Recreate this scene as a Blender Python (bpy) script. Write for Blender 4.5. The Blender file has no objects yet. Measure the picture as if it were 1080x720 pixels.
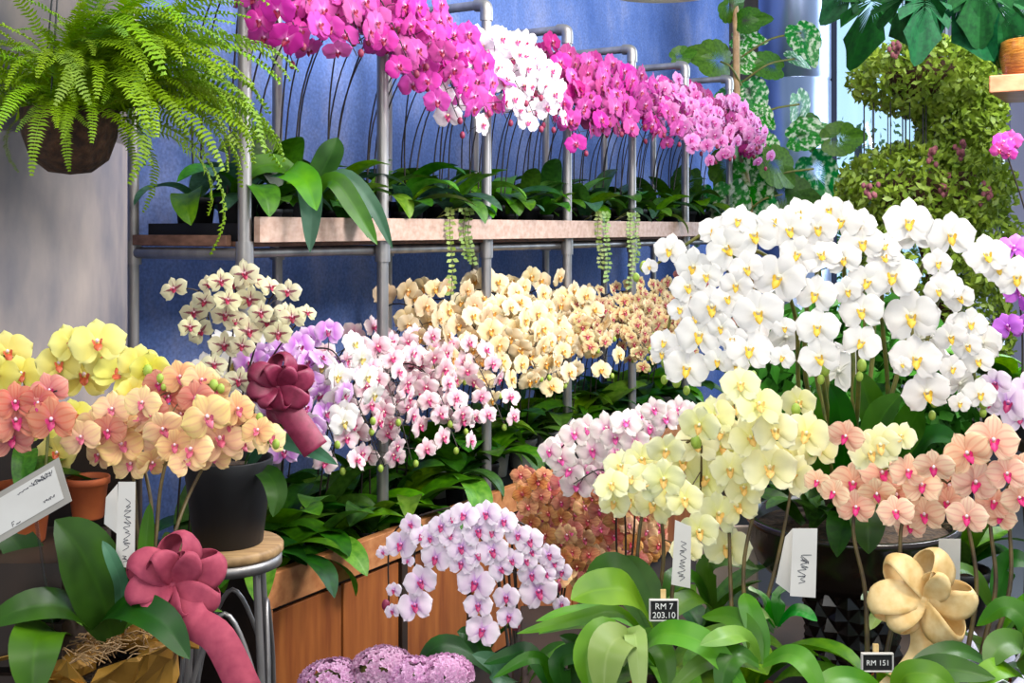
import bpy, math, random
from mathutils import Vector, Matrix, noise as mnoise
V = Vector
sc = bpy.context.scene
rnd = random.Random(7)
W0, H0, FPX = 1080, 720, 1200.0
VPY = 241.0
EYE = 1.5
# ------------------------------------------------------------------ camera
cd = bpy.data.cameras.new('camera'); cam = bpy.data.objects.new('camera', cd)
sc.collection.objects.link(cam); sc.camera = cam
cam.location = (0, 0, EYE); cam.rotation_euler = (math.pi/2, 0, 0)
cd.sensor_width = 36; cd.lens = FPX/W0*36
cd.shift_y = -(H0/2-VPY)/W0
cd.clip_start = .05
# ------------------------------------------------------------------ world + light + exposure
wd = bpy.data.worlds.new('world'); sc.world = wd; wd.use_nodes = True
bg = wd.node_tree.nodes['Background']
bg.inputs[0].default_value = (.68, .84, 1.0, 1)
_nt = wd.node_tree; _tc = _nt.nodes.new('ShaderNodeTexCoord'); _sp = _nt.nodes.new('ShaderNodeSeparateXYZ'); _mr = _nt.nodes.new('ShaderNodeMapRange')
_mr.inputs[1].default_value = .80; _mr.inputs[2].default_value = .97; _mr.inputs[3].default_value = .38; _mr.inputs[4].default_value = .95   # the open sky lies beyond the window (+Y)
_nt.links.new(_tc.outputs['Generated'], _sp.inputs[0]); _nt.links.new(_sp.outputs['Y'], _mr.inputs[0]); _nt.links.new(_mr.outputs[0], bg.inputs[1])
def area(name, loc, target, size, power, col, sy=None):
    l = bpy.data.lights.new(name, 'AREA'); l.energy = power; l.color = col; l.size = size
    if sy: l.shape = 'RECTANGLE'; l.size_y = sy
    o = bpy.data.objects.new(name, l); sc.collection.objects.link(o)
    o.location = loc; o.rotation_euler = (V(target)-V(loc)).to_track_quat('-Z', 'Y').to_euler()
    return o
area('ceiling_lamp_right', (1.3, .9, 3.3), (.8, 2.4, 1.1), .8, 30, (1, .93, .82))
area('ceiling_lamp_left', (-.6, .9, 3.3), (-.3, 3.2, 1.2), 1.0, 16, (1, .95, .88))
area('ceiling_lamp_rack', (1.2, 2.9, 3.4), (.1, 4.3, 1.7), 1.0, 46, (1, .94, .9), 1.8)
area('fill_light_front', (-.3, -.9, 1.75), (.1, 3.8, .95), 1.6, 17, (1, .95, .9))  # unseen fill light added behind the camera to lift the lower wall
area('fill_light_aisle', (1.95, 2.75, 2.6), (-.25, 4.15, .95), .7, 40, (.95, .97, 1))  # added off-frame fill, no real fixture, reaches the wall under the shelf
area('daylight_window', (3.2, 6.6, 2.6), (.6, 4.8, 1.6), 1.6, 46, (.68, .82, 1), 2.2)
sc.view_settings.view_transform = 'Standard'; sc.view_settings.look = 'None'
sc.view_settings.gamma = 1; sc.view_settings.use_curve_mapping = False
sc.view_settings.exposure = .80

# ------------------------------------------------------------------ coordinates
def P(px, py, Y):                       # measured photo position at a distance -> metres
    return V(((px-540)/FPX*Y, Y, EYE-(py-VPY)/FPX*Y))
DR = V((.528, .849, 0)); NR = V((-.849, .528, 0)); OR = V((-.726, 3.09, 0))
def R(s, w, z): return OR+DR*s+NR*w+V((0, 0, z))       # along the rack, toward the wall, up
RACK_ROT = math.atan2(DR.y, DR.x)
# ------------------------------------------------------------------ materials
def lin(c):
    if isinstance(c, str): c = tuple(int(c[i:i+2], 16)/255 for i in (0, 2, 4))
    return tuple((x/12.92 if x <= .04045 else ((x+.055)/1.055)**2.4) for x in c)+(1,)
def new_mat(name):
    m = bpy.data.materials.new(name); m.use_nodes = True
    return m, m.node_tree, m.node_tree.nodes['Principled BSDF'], m.node_tree.nodes['Material Output']
def N(nt, t, **k):
    n = nt.nodes.new(t)
    for a, b in k.items(): setattr(n, a, b)
    return n
def ramp(nt, stops):
    r = N(nt, 'ShaderNodeValToRGB'); e = r.color_ramp.elements
    while len(e) < len(stops): e.new(.5)
    for i, (p, c) in enumerate(stops): e[i].position = p; e[i].color = lin(c)
    return r
def hsv_random(nt, src, dv=.25, dh=.03, ds=.15, sm=1):
    oi = N(nt, 'ShaderNodeObjectInfo'); h = N(nt, 'ShaderNodeHueSaturation')
    def mr(lo, hi, mul):
        a = N(nt, 'ShaderNodeMath', operation='MULTIPLY'); a.inputs[1].default_value = mul
        f = N(nt, 'ShaderNodeMath', operation='FRACT'); m = N(nt, 'ShaderNodeMapRange')
        m.inputs[3].default_value = lo; m.inputs[4].default_value = hi
        nt.links.new(oi.outputs['Random'], a.inputs[0]); nt.links.new(a.outputs[0], f.inputs[0]); nt.links.new(f.outputs[0], m.inputs[0])
        return m.outputs[0]
    nt.links.new(mr(.5-dh, .5+dh, 1), h.inputs['Hue']); nt.links.new(mr(sm-ds, sm+ds, 7.3), h.inputs['Saturation'])
    nt.links.new(mr(1-dv, 1+dv*.6, 13.7), h.inputs['Value']); nt.links.new(src, h.inputs['Color'])
    return h.outputs[0]
def translucent_out(nt, bsdf, out, col, fac):
    t = N(nt, 'ShaderNodeBsdfTranslucent'); mx = N(nt, 'ShaderNodeMixShader'); mx.inputs[0].default_value = fac
    nt.links.new(col, t.inputs[0]); nt.links.new(bsdf.outputs[0], mx.inputs[1]); nt.links.new(t.outputs[0], mx.inputs[2])
    nt.links.new(mx.outputs[0], out.inputs[0])
def mat_petal(name, centre, mid, edge, spots=None, vein=None, dv=.10, dh=.012, trans=.22):
    m, nt, b, out = new_mat(name)
    at = N(nt, 'ShaderNodeAttribute', attribute_name='pat'); sx = N(nt, 'ShaderNodeSeparateColor')
    nt.links.new(at.outputs['Color'], sx.inputs[0])
    r = ramp(nt, [(.02, centre), (.34, mid), (.92, edge)])
    nt.links.new(sx.outputs[0], r.inputs[0]); col = r.outputs[0]
    if vein:
        w = N(nt, 'ShaderNodeMath', operation='MULTIPLY'); w.inputs[1].default_value = 26
        s = N(nt, 'ShaderNodeMath', operation='SINE'); g = N(nt, 'ShaderNodeMapRange')
        g.inputs[1].default_value = .3; g.inputs[2].default_value = 1; g.inputs[4].default_value = .5
        nt.links.new(sx.outputs[1], w.inputs[0]); nt.links.new(w.outputs[0], s.inputs[0]); nt.links.new(s.outputs[0], g.inputs[0])
        mx = N(nt, 'ShaderNodeMixRGB'); mx.inputs[2].default_value = lin(vein)
        nt.links.new(g.outputs[0], mx.inputs[0]); nt.links.new(col, mx.inputs[1]); col = mx.outputs[0]
    if spots:   # a coloured stripe up the middle of each petal
        sub = N(nt, 'ShaderNodeMath', operation='SUBTRACT'); sub.inputs[1].default_value = .5
        ab = N(nt, 'ShaderNodeMath', operation='ABSOLUTE'); ad = N(nt, 'ShaderNodeMath', operation='MULTIPLY_ADD')
        ad.inputs[1].default_value = 3.6
        nt.links.new(sx.outputs[1], sub.inputs[0]); nt.links.new(sub.outputs[0], ab.inputs[0])
        nt.links.new(ab.outputs[0], ad.inputs[0]); nt.links.new(sx.outputs[0], ad.inputs[2])
        no = N(nt, 'ShaderNodeTexNoise'); no.inputs['Scale'].default_value = 9
        a2 = N(nt, 'ShaderNodeMath', operation='MULTIPLY_ADD'); a2.inputs[1].default_value = .5
        nt.links.new(no.outputs[0], a2.inputs[0]); nt.links.new(ad.outputs[0], a2.inputs[2])
        g = N(nt, 'ShaderNodeMapRange'); g.inputs[1].default_value = .98; g.inputs[2].default_value = .86; g.inputs[4].default_value = .9
        nt.links.new(a2.outputs[0], g.inputs[0])
        mx = N(nt, 'ShaderNodeMixRGB'); mx.inputs[2].default_value = lin(spots)
        nt.links.new(g.outputs[0], mx.inputs[0]); nt.links.new(col, mx.inputs[1]); col = mx.outputs[0]
    col = hsv_random(nt, col, dv, dh, .08, .93)
    nt.links.new(col, b.inputs['Base Color']); b.inputs['Roughness'].default_value = .55
    b.inputs['Specular IOR Level'].default_value = .25
    translucent_out(nt, b, out, col, trans)
    return m
def mat_leaf(name, dark, light, rough=.42, vari=None, dv=.35):
    m, nt, b, out = new_mat(name)
    at = N(nt, 'ShaderNodeAttribute', attribute_name='pat'); sx = N(nt, 'ShaderNodeSeparateColor')
    nt.links.new(at.outputs['Color'], sx.inputs[0])
    tc = N(nt, 'ShaderNodeTexCoord'); no = N(nt, 'ShaderNodeTexNoise'); no.inputs['Scale'].default_value = 14
    nt.links.new(tc.outputs['Object'], no.inputs[0])
    r = ramp(nt, [(.3, dark), (.7, light)]); nt.links.new(no.outputs[0], r.inputs[0]); col = r.outputs[0]
    if vari:
        n2 = N(nt, 'ShaderNodeTexNoise'); n2.inputs['Scale'].default_value = 7; n2.inputs['Detail'].default_value = 5
        nt.links.new(tc.outputs['Object'], n2.inputs[0])
        g = N(nt, 'ShaderNodeMapRange'); g.inputs[1].default_value = .49; g.inputs[2].default_value = .60; g.inputs[4].default_value = .8
        nt.links.new(n2.outputs[0], g.inputs[0])
        mx = N(nt, 'ShaderNodeMixRGB'); mx.inputs[2].default_value = lin(vari)
        nt.links.new(g.outputs[0], mx.inputs[0]); nt.links.new(col, mx.inputs[1]); col = mx.outputs[0]
    sub = N(nt, 'ShaderNodeMath', operation='SUBTRACT'); sub.inputs[1].default_value = .5
    ab = N(nt, 'ShaderNodeMath', operation='ABSOLUTE'); g = N(nt, 'ShaderNodeMapRange')
    g.inputs[1].default_value = .05; g.inputs[2].default_value = .0; g.inputs[4].default_value = .5
    nt.links.new(sx.outputs[1], sub.inputs[0]); nt.links.new(sub.outputs[0], ab.inputs[0]); nt.links.new(ab.outputs[0], g.inputs[0])
    mx = N(nt, 'ShaderNodeMixRGB'); mx.inputs[2].default_value = lin(light)
    nt.links.new(g.outputs[0], mx.inputs[0]); nt.links.new(col, mx.inputs[1])
    col = hsv_random(nt, mx.outputs[0], dv, .02, .12, 1.12)
    nt.links.new(col, b.inputs['Base Color']); b.inputs['Roughness'].default_value = rough
    b.inputs['Specular IOR Level'].default_value = .35 if rough < .6 else .15
    translucent_out(nt, b, out, col, .18)
    return m
def mat_plain(name, a, b_=None, scale=20, rough=.5, metal=0, stretch=(1, 1, 1), bump=0, detail=4, spec=.5, con=.18):
    m, nt, b, out = new_mat(name)
    tc = N(nt, 'ShaderNodeTexCoord'); mp = N(nt, 'ShaderNodeMapping'); mp.inputs['Scale'].default_value = stretch
    no = N(nt, 'ShaderNodeTexNoise'); no.inputs['Scale'].default_value = scale; no.inputs['Detail'].default_value = detail
    nt.links.new(tc.outputs['Object'], mp.inputs[0]); nt.links.new(mp.outputs[0], no.inputs[0])
    r = ramp(nt, [(.5-con, a), (.5+con, b_ or a)]); nt.links.new(no.outputs[0], r.inputs[0]); nt.links.new(r.outputs[0], b.inputs['Base Color'])
    b.inputs['Roughness'].default_value = rough; b.inputs['Metallic'].default_value = metal
    b.inputs['Specular IOR Level'].default_value = spec
    if bump:
        bp = N(nt, 'ShaderNodeBump'); bp.inputs['Strength'].default_value = bump; bp.inputs['Distance'].default_value = .01
        nt.links.new(no.outputs[0], bp.inputs['Height']); nt.links.new(bp.outputs[0], b.inputs['Normal'])
    return m
M = {}
M['leaf_dark'] = mat_leaf('leaf_dark', '1d3d14', '335f20')
M['leaf_mid'] = mat_leaf('leaf_mid', '2f571b', '4c7a2a')
M['leaf_bright'] = mat_leaf('leaf_bright', '467a1f', '6f9c38')
M['leaf_blue'] = mat_leaf('leaf_blue', '355a40', '557a62')
M['leaf_pale'] = mat_leaf('leaf_pale', '86a258', 'a9bd7c')
M['leaf_vari'] = mat_leaf('leaf_variegated', '1f6b2a', '3d9440', vari='dfe6cf')
M['leaf_vine'] = mat_leaf('leaf_vine', '4c7024', '8aa848', dv=.2)
M['fern'] = mat_leaf('fern_green', '5a8522', '8aad3e', rough=.5, dv=.22)
M['leaf_mon'] = mat_leaf('monstera_green', '10301a', '1d4826', .65)
M['stem_dark'] = mat_plain('stem_dark', '231c1a', '3a2f26', 60)
M['stem_green'] = mat_plain('stem_green', '4c5a24', '76702e', 40)
M['stem_brown'] = mat_plain('stem_brown', '3c2e1c', '6b5a2c', 30)
M['stem_pale'] = mat_plain('stem_pale', '8aa83c', 'a8c050', 40)
M['bark'] = mat_plain('bark_mix', '261a12', '54402c', 90, .9, bump=.8)
M['black_plastic'] = mat_plain('black_plastic', '101013', '18181c', 10, .55)
M['black_glaze'] = mat_plain('black_glaze', '17110e', '241a15', 6, .22)
M['grey_pot'] = mat_plain('clear_grey_pot', '8b8d88', 'b5b6ae', 12, .3)
M['terracotta'] = mat_plain('terracotta', '9e4824', 'b8602f', 15, .7)
M['pipe'] = mat_plain('galvanised_pipe', '8f8d8e', 'b3aeab', 18, .42, .75, (1, 1, .3))
M['wood_pink'] = mat_plain('pale_board', 'b3917f', 'cdb0a0', 9, .6, stretch=(.6, 6, 6), detail=6)
M['wood_old'] = mat_plain('old_board', '6a4a3c', '8b6553', 9, .7, stretch=(.6, 6, 6))
M['wood_plant'] = mat_plain('teak_board', '854622', 'a8632f', 5, .42, stretch=(7, 7, .7), detail=6)
M['wood_cap'] = mat_plain('teak_cap', 'a8673c', 'c98a58', 5, .45, stretch=(.8, 7, 7), detail=6)
M['wood_stool'] = mat_plain('stool_wood', '8f6f4a', 'bd9a6c', 8, .55, stretch=(1, 9, 3), detail=6)
M['wood_dark'] = mat_plain('dark_wood', '231812', '37261a', 8, .6)
M['steel'] = mat_plain('brushed_steel', '8797bb', 'a3b0cd', 6, .28, .85, (1, 1, .05))
M['card_white'] = mat_plain('tag_paper', 'cdc8c2', 'dad6d0', 10, .7)
M['card_grey'] = mat_plain('card_border', '98928a', 'a8a299', 10, .6)
M['ink'] = mat_plain('ink', '4a4a50', '4a4a50', 5, .7)
M['chalk'] = mat_plain('chalk', 'e8e8e2', 'f4f4f0', 5, .8)
M['slate'] = mat_plain('slate', '121212', '1c1c1c', 20, .7)
M['bow_red'] = mat_plain('ribbon_rose', '93304a', 'a84258', 60, .75)
M['bow_wine'] = mat_plain('ribbon_wine', '7d2140', '983254', 60, .5)
M['bow_cream'] = mat_plain('ribbon_cream', 'd8b06c', 'f0d49c', 45, .55)
M['gold_foil'] = mat_plain('gold_wrap', '8d6424', 'c2923f', 9, .38, .35, bump=.5)
M['concrete'] = mat_plain('grey_stone', '5d5b65', '9c8e86', 5, .7, stretch=(1, 1, .4), detail=10, bump=.1, con=.13)
M['floor'] = mat_plain('floor_stone', '171616', '211f1d', 4, .5)
M['panel'] = mat_plain('grey_panel', '9391ad', 'a6a3bb', 2, .6)
M['panel_brown'] = mat_plain('brown_panel', '3c3232', '51433f', 3, .6, stretch=(6, 6, .3))
M['trim_white'] = mat_plain('trim_white', 'c9d6ea', 'dce6f4', 3, .5)
M['frame_dark'] = mat_plain('frame_dark', '1b2440', '253055', 3, .4)
M['coir'] = mat_plain('coir', '2c1a11', '4f3320', 60, .95, bump=1)
M['amber'] = mat_plain('woven_amber', 'a35e1c', 'd28f3a', 30, .4, stretch=(1, 1, 6), bump=.6)
M['wire'] = mat_plain('wire', '15171a', '20242a', 5, .5)
M['shelf_orange'] = mat_plain('orange_board', 'b56c4a', 'd08a66', 6, .5, stretch=(.8, 6, 6))
M['felt'] = mat_plain('dark_felt', '1a1a1f', '24242a', 5, .9)
M['pinkish'] = mat_plain('dried_flower', '74404a', '8e5458', 20, .9)
M['stone_pale'] = mat_plain('pale_board_right', 'b9a394', 'cbb8aa', 5, .7)
# blue wall: plaster with faint vertical wear
def mat_wall():
    m, nt, b, out = new_mat('blue_plaster')
    tc = N(nt, 'ShaderNodeTexCoord'); mp = N(nt, 'ShaderNodeMapping'); mp.inputs['Scale'].default_value = (1.6, 1.6, .9)
    n1 = N(nt, 'ShaderNodeTexNoise'); n1.inputs['Scale'].default_value = 2.2; n1.inputs['Detail'].default_value = 8; n1.inputs['Roughness'].default_value = .65
    n2 = N(nt, 'ShaderNodeTexNoise'); n2.inputs['Scale'].default_value = 90; n2.inputs['Detail'].default_value = 4
    nt.links.new(tc.outputs['Object'], mp.inputs[0]); nt.links.new(mp.outputs[0], n1.inputs[0]); nt.links.new(tc.outputs['Object'], n2.inputs[0])
    r = ramp(nt, [(.3, '4a6cb6'), (.5, '6884c8'), (.72, '95a0ce')]); r2 = ramp(nt, [(.3, 'b8b8b8'), (.7, 'ffffff')])
    nt.links.new(n1.outputs[0], r.inputs[0]); nt.links.new(n2.outputs[0], r2.inputs[0])
    mx = N(nt, 'ShaderNodeMixRGB', blend_type='MULTIPLY'); mx.inputs[0].default_value = .7
    nt.links.new(r.outputs[0], mx.inputs[1]); nt.links.new(r2.outputs[0], mx.inputs[2]); nt.links.new(mx.outputs[0], b.inputs['Base Color'])
    b.inputs['Roughness'].default_value = .75
    return m
M['wall_blue'] = mat_wall()
def mat_glass(name, tint, fac):
    m, nt, b, out = new_mat(name)
    t = N(nt, 'ShaderNodeBsdfTransparent'); t.inputs[0].default_value = lin(tint)
    g = N(nt, 'ShaderNodeBsdfGlossy'); g.inputs['Roughness'].default_value = .05
    mx = N(nt, 'ShaderNodeMixShader'); mx.inputs[0].default_value = fac
    nt.links.new(t.outputs[0], mx.inputs[1]); nt.links.new(g.outputs[0], mx.inputs[2]); nt.links.new(mx.outputs[0], out.inputs[0])
    return m
M['glass'] = mat_glass('window_glass', 'e8f6ff', .08)
M['cello'] = mat_glass('clear_plastic', 'f0f0f0', .18)
def mat_emit(name, c, s):
    m, nt, b, out = new_mat(name); b.inputs['Base Color'].default_value = lin(c)
    b.inputs['Emission Color'].default_value = lin(c); b.inputs['Emission Strength'].default_value = s
    return m
M['lamp_glow'] = mat_emit('lamp_glow', 'fff0b0', 1.2)

# ------------------------------------------------------------------ mesh builder
class MB:
    def __init__(s): s.v = []; s.f = []; s.m = []; s.c = []; s.col = False
    def grid(s, rows, mat=0, cols=None, closed=False):
        o = len(s.v); n = len(rows[0])
        for i, r in enumerate(rows):
            s.v += [tuple(p) for p in r]
            s.c += (cols[i] if cols else [(0, .5, 0, 1)]*n)
        for i in range(len(rows)-1):
            for j in range(n if closed else n-1):
                k = (j+1) % n
                s.f.append((o+i*n+j, o+i*n+k, o+(i+1)*n+k, o+(i+1)*n+j)); s.m.append(mat)
    def poly(s, pts, mat=0, cols=None):
        o = len(s.v); s.v += [tuple(p) for p in pts]; s.c += cols or [(0, .5, 0, 1)]*len(pts)
        s.f.append(tuple(range(o, o+len(pts)))); s.m.append(mat)
    def tube(s, pts, r, n=6, mat=0, cap=True):
        pts = [V(p) for p in pts]; rows = []
        rr = r if isinstance(r, (list, tuple)) else [r]*len(pts)
        ref = V((0, 0, 1)); prev = None
        for i, p in enumerate(pts):
            t = (pts[min(i+1, len(pts)-1)]-pts[max(i-1, 0)])
            t = t.normalized() if t.length > 1e-9 else V((0, 0, 1))
            if prev is None:
                a = t.cross(V((0, 0, 1)) if abs(t.z) < .9 else V((1, 0, 0))).normalized()
            else: a = (prev-t*prev.dot(t)).normalized()
            prev = a; b = t.cross(a)
            rows.append([p+(a*math.cos(q*2*math.pi/n)+b*math.sin(q*2*math.pi/n))*rr[i] for q in range(n)])
        s.grid(rows, mat, closed=True)
        if cap: s.poly(list(reversed(rows[0])), mat); s.poly(rows[-1], mat)
    def lathe(s, prof, n=28, c=(0, 0, 0), mat=0):
        rows = [[(c[0]+r*math.cos(2*math.pi*k/n), c[1]+r*math.sin(2*math.pi*k/n), c[2]+z) for k in range(n)] for r, z in prof]
        s.grid(rows, mat, closed=True)
    def box(s, lo, hi, T=None, mat=0):
        x0, y0, z0 = lo; x1, y1, z1 = hi
        c = [V(p) for p in ((x0,y0,z0),(x1,y0,z0),(x1,y1,z0),(x0,y1,z0),(x0,y0,z1),(x1,y0,z1),(x1,y1,z1),(x0,y1,z1))]
        if T: c = [T @ p for p in c]
        o = len(s.v); s.v += [tuple(p) for p in c]; s.c += [(0, .5, 0, 1)]*8
        for f in ((0,3,2,1),(4,5,6,7),(0,1,5,4),(1,2,6,5),(2,3,7,6),(3,0,4,7)): s.f.append(tuple(o+i for i in f)); s.m.append(mat)
    def ball(s, c, r, n=8, m=6, sc3=(1, 1, 1), mat=0):
        rows = []
        for i in range(m+1):
            th = math.pi*i/m
            rows.append([(c[0]+r*sc3[0]*math.sin(th)*math.cos(2*math.pi*k/n), c[1]+r*sc3[1]*math.sin(th)*math.sin(2*math.pi*k/n), c[2]-r*sc3[2]*math.cos(th)) for k in range(n)])
        s.grid(rows, mat, closed=True)
    def mesh(s, name, mats, smooth=True):
        me = bpy.data.meshes.new(name); me.from_pydata(s.v, [], s.f)
        for m in (mats if isinstance(mats, (list, tuple)) else [mats]): me.materials.append(m)
        me.polygons.foreach_set('material_index', s.m)
        if smooth: me.polygons.foreach_set('use_smooth', [True]*len(s.f))
        a = me.color_attributes.new('pat', 'FLOAT_COLOR', 'POINT')
        a.data.foreach_set('color', [x for c in s.c for x in c])
        me.update(); return me
COL = sc.collection
def ob(name, me, parent=None, loc=None):
    o = bpy.data.objects.new(name, me); COL.objects.link(o)
    if loc is not None: o.location = loc
    if parent: o.parent = parent
    return o
def tag(o, label, cat, group=None):
    o['label'] = label; o['category'] = cat
    if group: o['group'] = group
    return o
def thing(name, label, cat, loc, group=None):
    return tag(ob(name, None, None, loc), label, cat, group)
def part(name, mb, mat, root, smooth=True):     # mb in world coordinates; stored relative to the root
    off = root.location if root else V((0, 0, 0))
    mb.v = [(x-off.x, y-off.y, z-off.z) for x, y, z in mb.v]
    return ob(name, mb.mesh(name, mat, smooth), root)
def solo(name, mb, mat, label, cat, group=None, loc=None, smooth=True):
    l = V(loc) if loc is not None else V(mb.v[0])
    mb.v = [(x-l.x, y-l.y, z-l.z) for x, y, z in mb.v]
    return tag(ob(name, mb.mesh(name, mat, smooth), None, l), label, cat, group)
def struct(name, mb, mat, smooth=False):
    o = ob(name, mb.mesh(name, mat, smooth)); o['kind'] = 'structure'; return o
def bevel(o, w=.004, seg=2):
    m = o.modifiers.new('bevel', 'BEVEL'); m.width = w; m.segments = seg; m.limit_method = 'ANGLE'; return o
def crom(pts, k=6):
    pts = [V(p) for p in pts]; q = [pts[0]*2-pts[1]]+pts+[pts[-1]*2-pts[-2]]; out = []
    for i in range(1, len(q)-2):
        for j in range(k):
            t = j/k; a, b, c, d = q[i-1], q[i], q[i+1], q[i+2]
            out.append(.5*((2*b)+(c-a)*t+(2*a-5*b+4*c-d)*t*t+(3*b-a-3*c+d)*t**3))
    out.append(pts[-1]); return out
RT = Matrix.Translation(OR) @ Matrix.Rotation(RACK_ROT, 4, 'Z')   # local x along rack, local y toward the wall

# ------------------------------------------------------------------ structure
b = MB(); b.box((-3, -.5, -.05), (5, 11, 0)); struct('floor', b, M['floor'])
b = MB(); b.box((-.30, .60, 0), (5.15, .72, 3.4), RT); struct('wall_back', b, M['wall_blue'])
# vertical joint covers on the wall under the shelf
b = MB(); b.lathe([(.5, 0), (.5, 1.697), (.494, 1.700), (.494, 1.703), (.5, 1.706), (.5, 3.4)], 72, (-1.42, 2.64, 0)); struct('wall_left', b, M['concrete'], True)
# right side: brown panel, steel column, window, grey panels
YB = 8.3
def xb(px, Y): return (px-540)/FPX*Y
b = MB(); b.box((xb(750, YB), YB, 0), (xb(878, YB), YB+.1, 3.6)); struct('wall_far', b, M['panel_brown'])
b = MB(); b.box((xb(990, YB), YB, 0), (xb(1055, YB), YB+.1, 3.6)); b.box((xb(1066, YB), YB, 0), (xb(1200, YB), YB+.1, 3.6))
b.box((xb(878, YB), YB, 0), (xb(990, YB), YB+.1, .5)); struct('wall_right', b, M['panel'])
b = MB()
for px, w in ((992, .03), (1026, .05), (1036, .02)): b.box((xb(px, YB), YB-.06, 0), (xb(px, YB)+w, YB-.002, 3.6))
struct('trim_1', b, M['trim_white'])
b = MB(); b.box((xb(1018, YB), YB-.05, 0), (xb(1018, YB)+.05, YB-.002, 3.6)); b.box((xb(1050, YB), YB-.05, 0), (xb(1050, YB)+.03, YB-.002, 3.6)); struct('trim_2', b, M['frame_dark'])
b = MB()
for px in (876, 986): b.box((xb(px, YB), YB-.04, .5), (xb(px, YB)+.035, YB+.08, 3.6))
b.box((xb(876, YB), YB-.04, .5), (xb(988, YB), YB+.08, .56)); wf = struct('window_1', b, M['frame_dark'])
b = MB(); b.box((xb(879, YB), YB+.02, .56), (xb(986, YB), YB+.03, 3.6)); g_ = ob('glass_pane', b.mesh('glass_pane', M['glass']), wf)
b = MB(); cxs = V((xb(838, 6.9), 6.9, 0))
b.lathe([(.215, 0), (.215, 2.385), (.208, 2.392), (.208, 2.40), (.215, 2.407), (.215, 3.6)], 48, (cxs.x, cxs.y, 0))
solo('steel_column', b, M['steel'], 'round brushed steel column with a joint ring, between blue wall and window', 'column', loc=cxs)
# trees outside the window
def leafy_mesh(name, pts, size, mat, seed, flat=False):
    r = random.Random(seed); b = MB()
    for p in pts:
        d = V((r.gauss(0, 1), r.gauss(0, 1)-.6, r.gauss(0, .7))).normalized(); s = size*r.uniform(.6, 1.3)
        u = d.cross(V((r.gauss(0, 1), r.gauss(0, 1), r.gauss(0, 1)))).normalized(); w = d.cross(u)
        p = V(p)
        b.poly([p-u*s*.5, p-u*s*.1+w*s*.26+d*s*.06, p+u*s*.5, p-u*s*.1-w*s*.26+d*s*.06], 0, [(0, .5, 0, 1), (.5, 0, 0, 1), (1, .5, 0, 1), (.5, 1, 0, 1)])
    return b
rr = random.Random(3); tb = V((xb(905, 12), 12, 0)); t = thing('tree', 'green tree outside the window, seen past the steel column', 'tree', tb)
b = MB(); b.tube([tb, tb+V((.05, 0, 1.2)), tb+V((0, 0, 2.4))], [.1, .08, .04], 8); part('trunk', b, M['stem_dark'], t)
pts = [tb+V((rr.gauss(.1, .35), rr.gauss(0, .4), 1.5+rr.gauss(0, .45))) for _ in range(1500)]
part('crown', leafy_mesh('crown', pts, .09, None, 2), M['leaf_bright'], t)

# ------------------------------------------------------------------ the pipe rack
def pipe_frame(i):
    s = .6*i; nm = ['leftmost', 'second', 'third', 'fourth', 'fifth', 'sixth', 'rightmost'][i]
    top = 2.31
    root = thing('pipe_frame', nm+' galvanised pipe frame of the orchid rack, counted from the left', 'rack frame', R(s, 0, 0), 'pipe frames of the orchid rack')
    r = .0185
    b = MB(); b.tube([R(s, 0, 0), R(s, 0, top-.03)], r, 14); part('front_post', b, M['pipe'], root)
    b = MB(); b.tube([R(s, .45, 0), R(s, .45, top-.03)], r*.92, 14); part('back_post', b, M['pipe'], root)
    b = MB(); b.tube([R(s, .03, top), R(s, .42, top)], r*.92, 14); part('top_bar', b, M['pipe'], root)
    for w in (0, .45):
        sg = 1 if w == 0 else -1
        b = MB(); b.tube(crom([R(s, w, top-.06), R(s, w, top-.02), R(s, w+.01*sg, top-.004), R(s, w+.045*sg, top)], 4), r*1.28, 14); part('elbow_fitting', b, M['pipe'], root)
    b = MB(); b.tube([R(s, .02, 1.43), R(s, .43, 1.43)], r*.92, 12); part('shelf_bar', b, M['pipe'], root)
    for w in (0, .45):
        b = MB(); b.tube([R(s, w, 1.395), R(s, w, 1.465)], r*1.3, 14); part('tee_fitting', b, M['pipe'], root)
for i in range(7): pipe_frame(i)
b = MB(); b.tube([R(.02, .03, 1.432), R(3.6, .03, 1.432)], .014, 10)
solo('shelf_rail', b, M['pipe'], 'long grey pipe rail running under the front of the upper shelf', 'rail', loc=R(0, .03, 1.432))
b = MB(); b.box((.012, -.045, 1.462), (3.66, -.022, 1.532), RT)
bevel(solo('shelf_fascia', b, M['wood_pink'], 'long pale pinkish wooden board along the front of the upper shelf', 'board', loc=R(0, -.03, 1.46), smooth=False), .002)
b = MB(); b.box((-.02, .05, 1.452), (.0, .43, 1.482), RT)
bevel(solo('shelf_end_board', b, M['wood_old'], 'short dark brown board closing the left end of the upper shelf', 'board', loc=R(0, .05, 1.46), smooth=False), .002)
b = MB(); b.box((.02, .0, 1.450), (3.66, .44, 1.464), RT)
solo('shelf_board', b, M['wood_old'], 'brown upper shelf board carrying the orchid pots, resting on the pipe frames', 'shelf', loc=R(0, .2, 1.45), smooth=False)
# black trays on the shelf
for i in range(6):
    b = MB(); s0 = .03+.605*i
    b.box((s0, .03, 1.466), (s0+.57, .42, 1.474), RT)
    for lo, hi in (((s0, .03, 1.474), (s0+.57, .04, 1.515)), ((s0, .41, 1.474), (s0+.57, .42, 1.515)), ((s0, .04, 1.474), (s0+.01, .41, 1.515)), ((s0+.56, .04, 1.474), (s0+.57, .41, 1.515))): b.box(lo, hi, RT)
    solo('plant_tray', b, M['black_plastic'], 'shallow black tray under pots on the upper shelf, '+['leftmost', 'second from left', 'third from left', 'third from right', 'second from right', 'rightmost'][i], 'tray', 'black trays on the upper shelf', R(s0, .2, 1.466), False)

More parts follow.
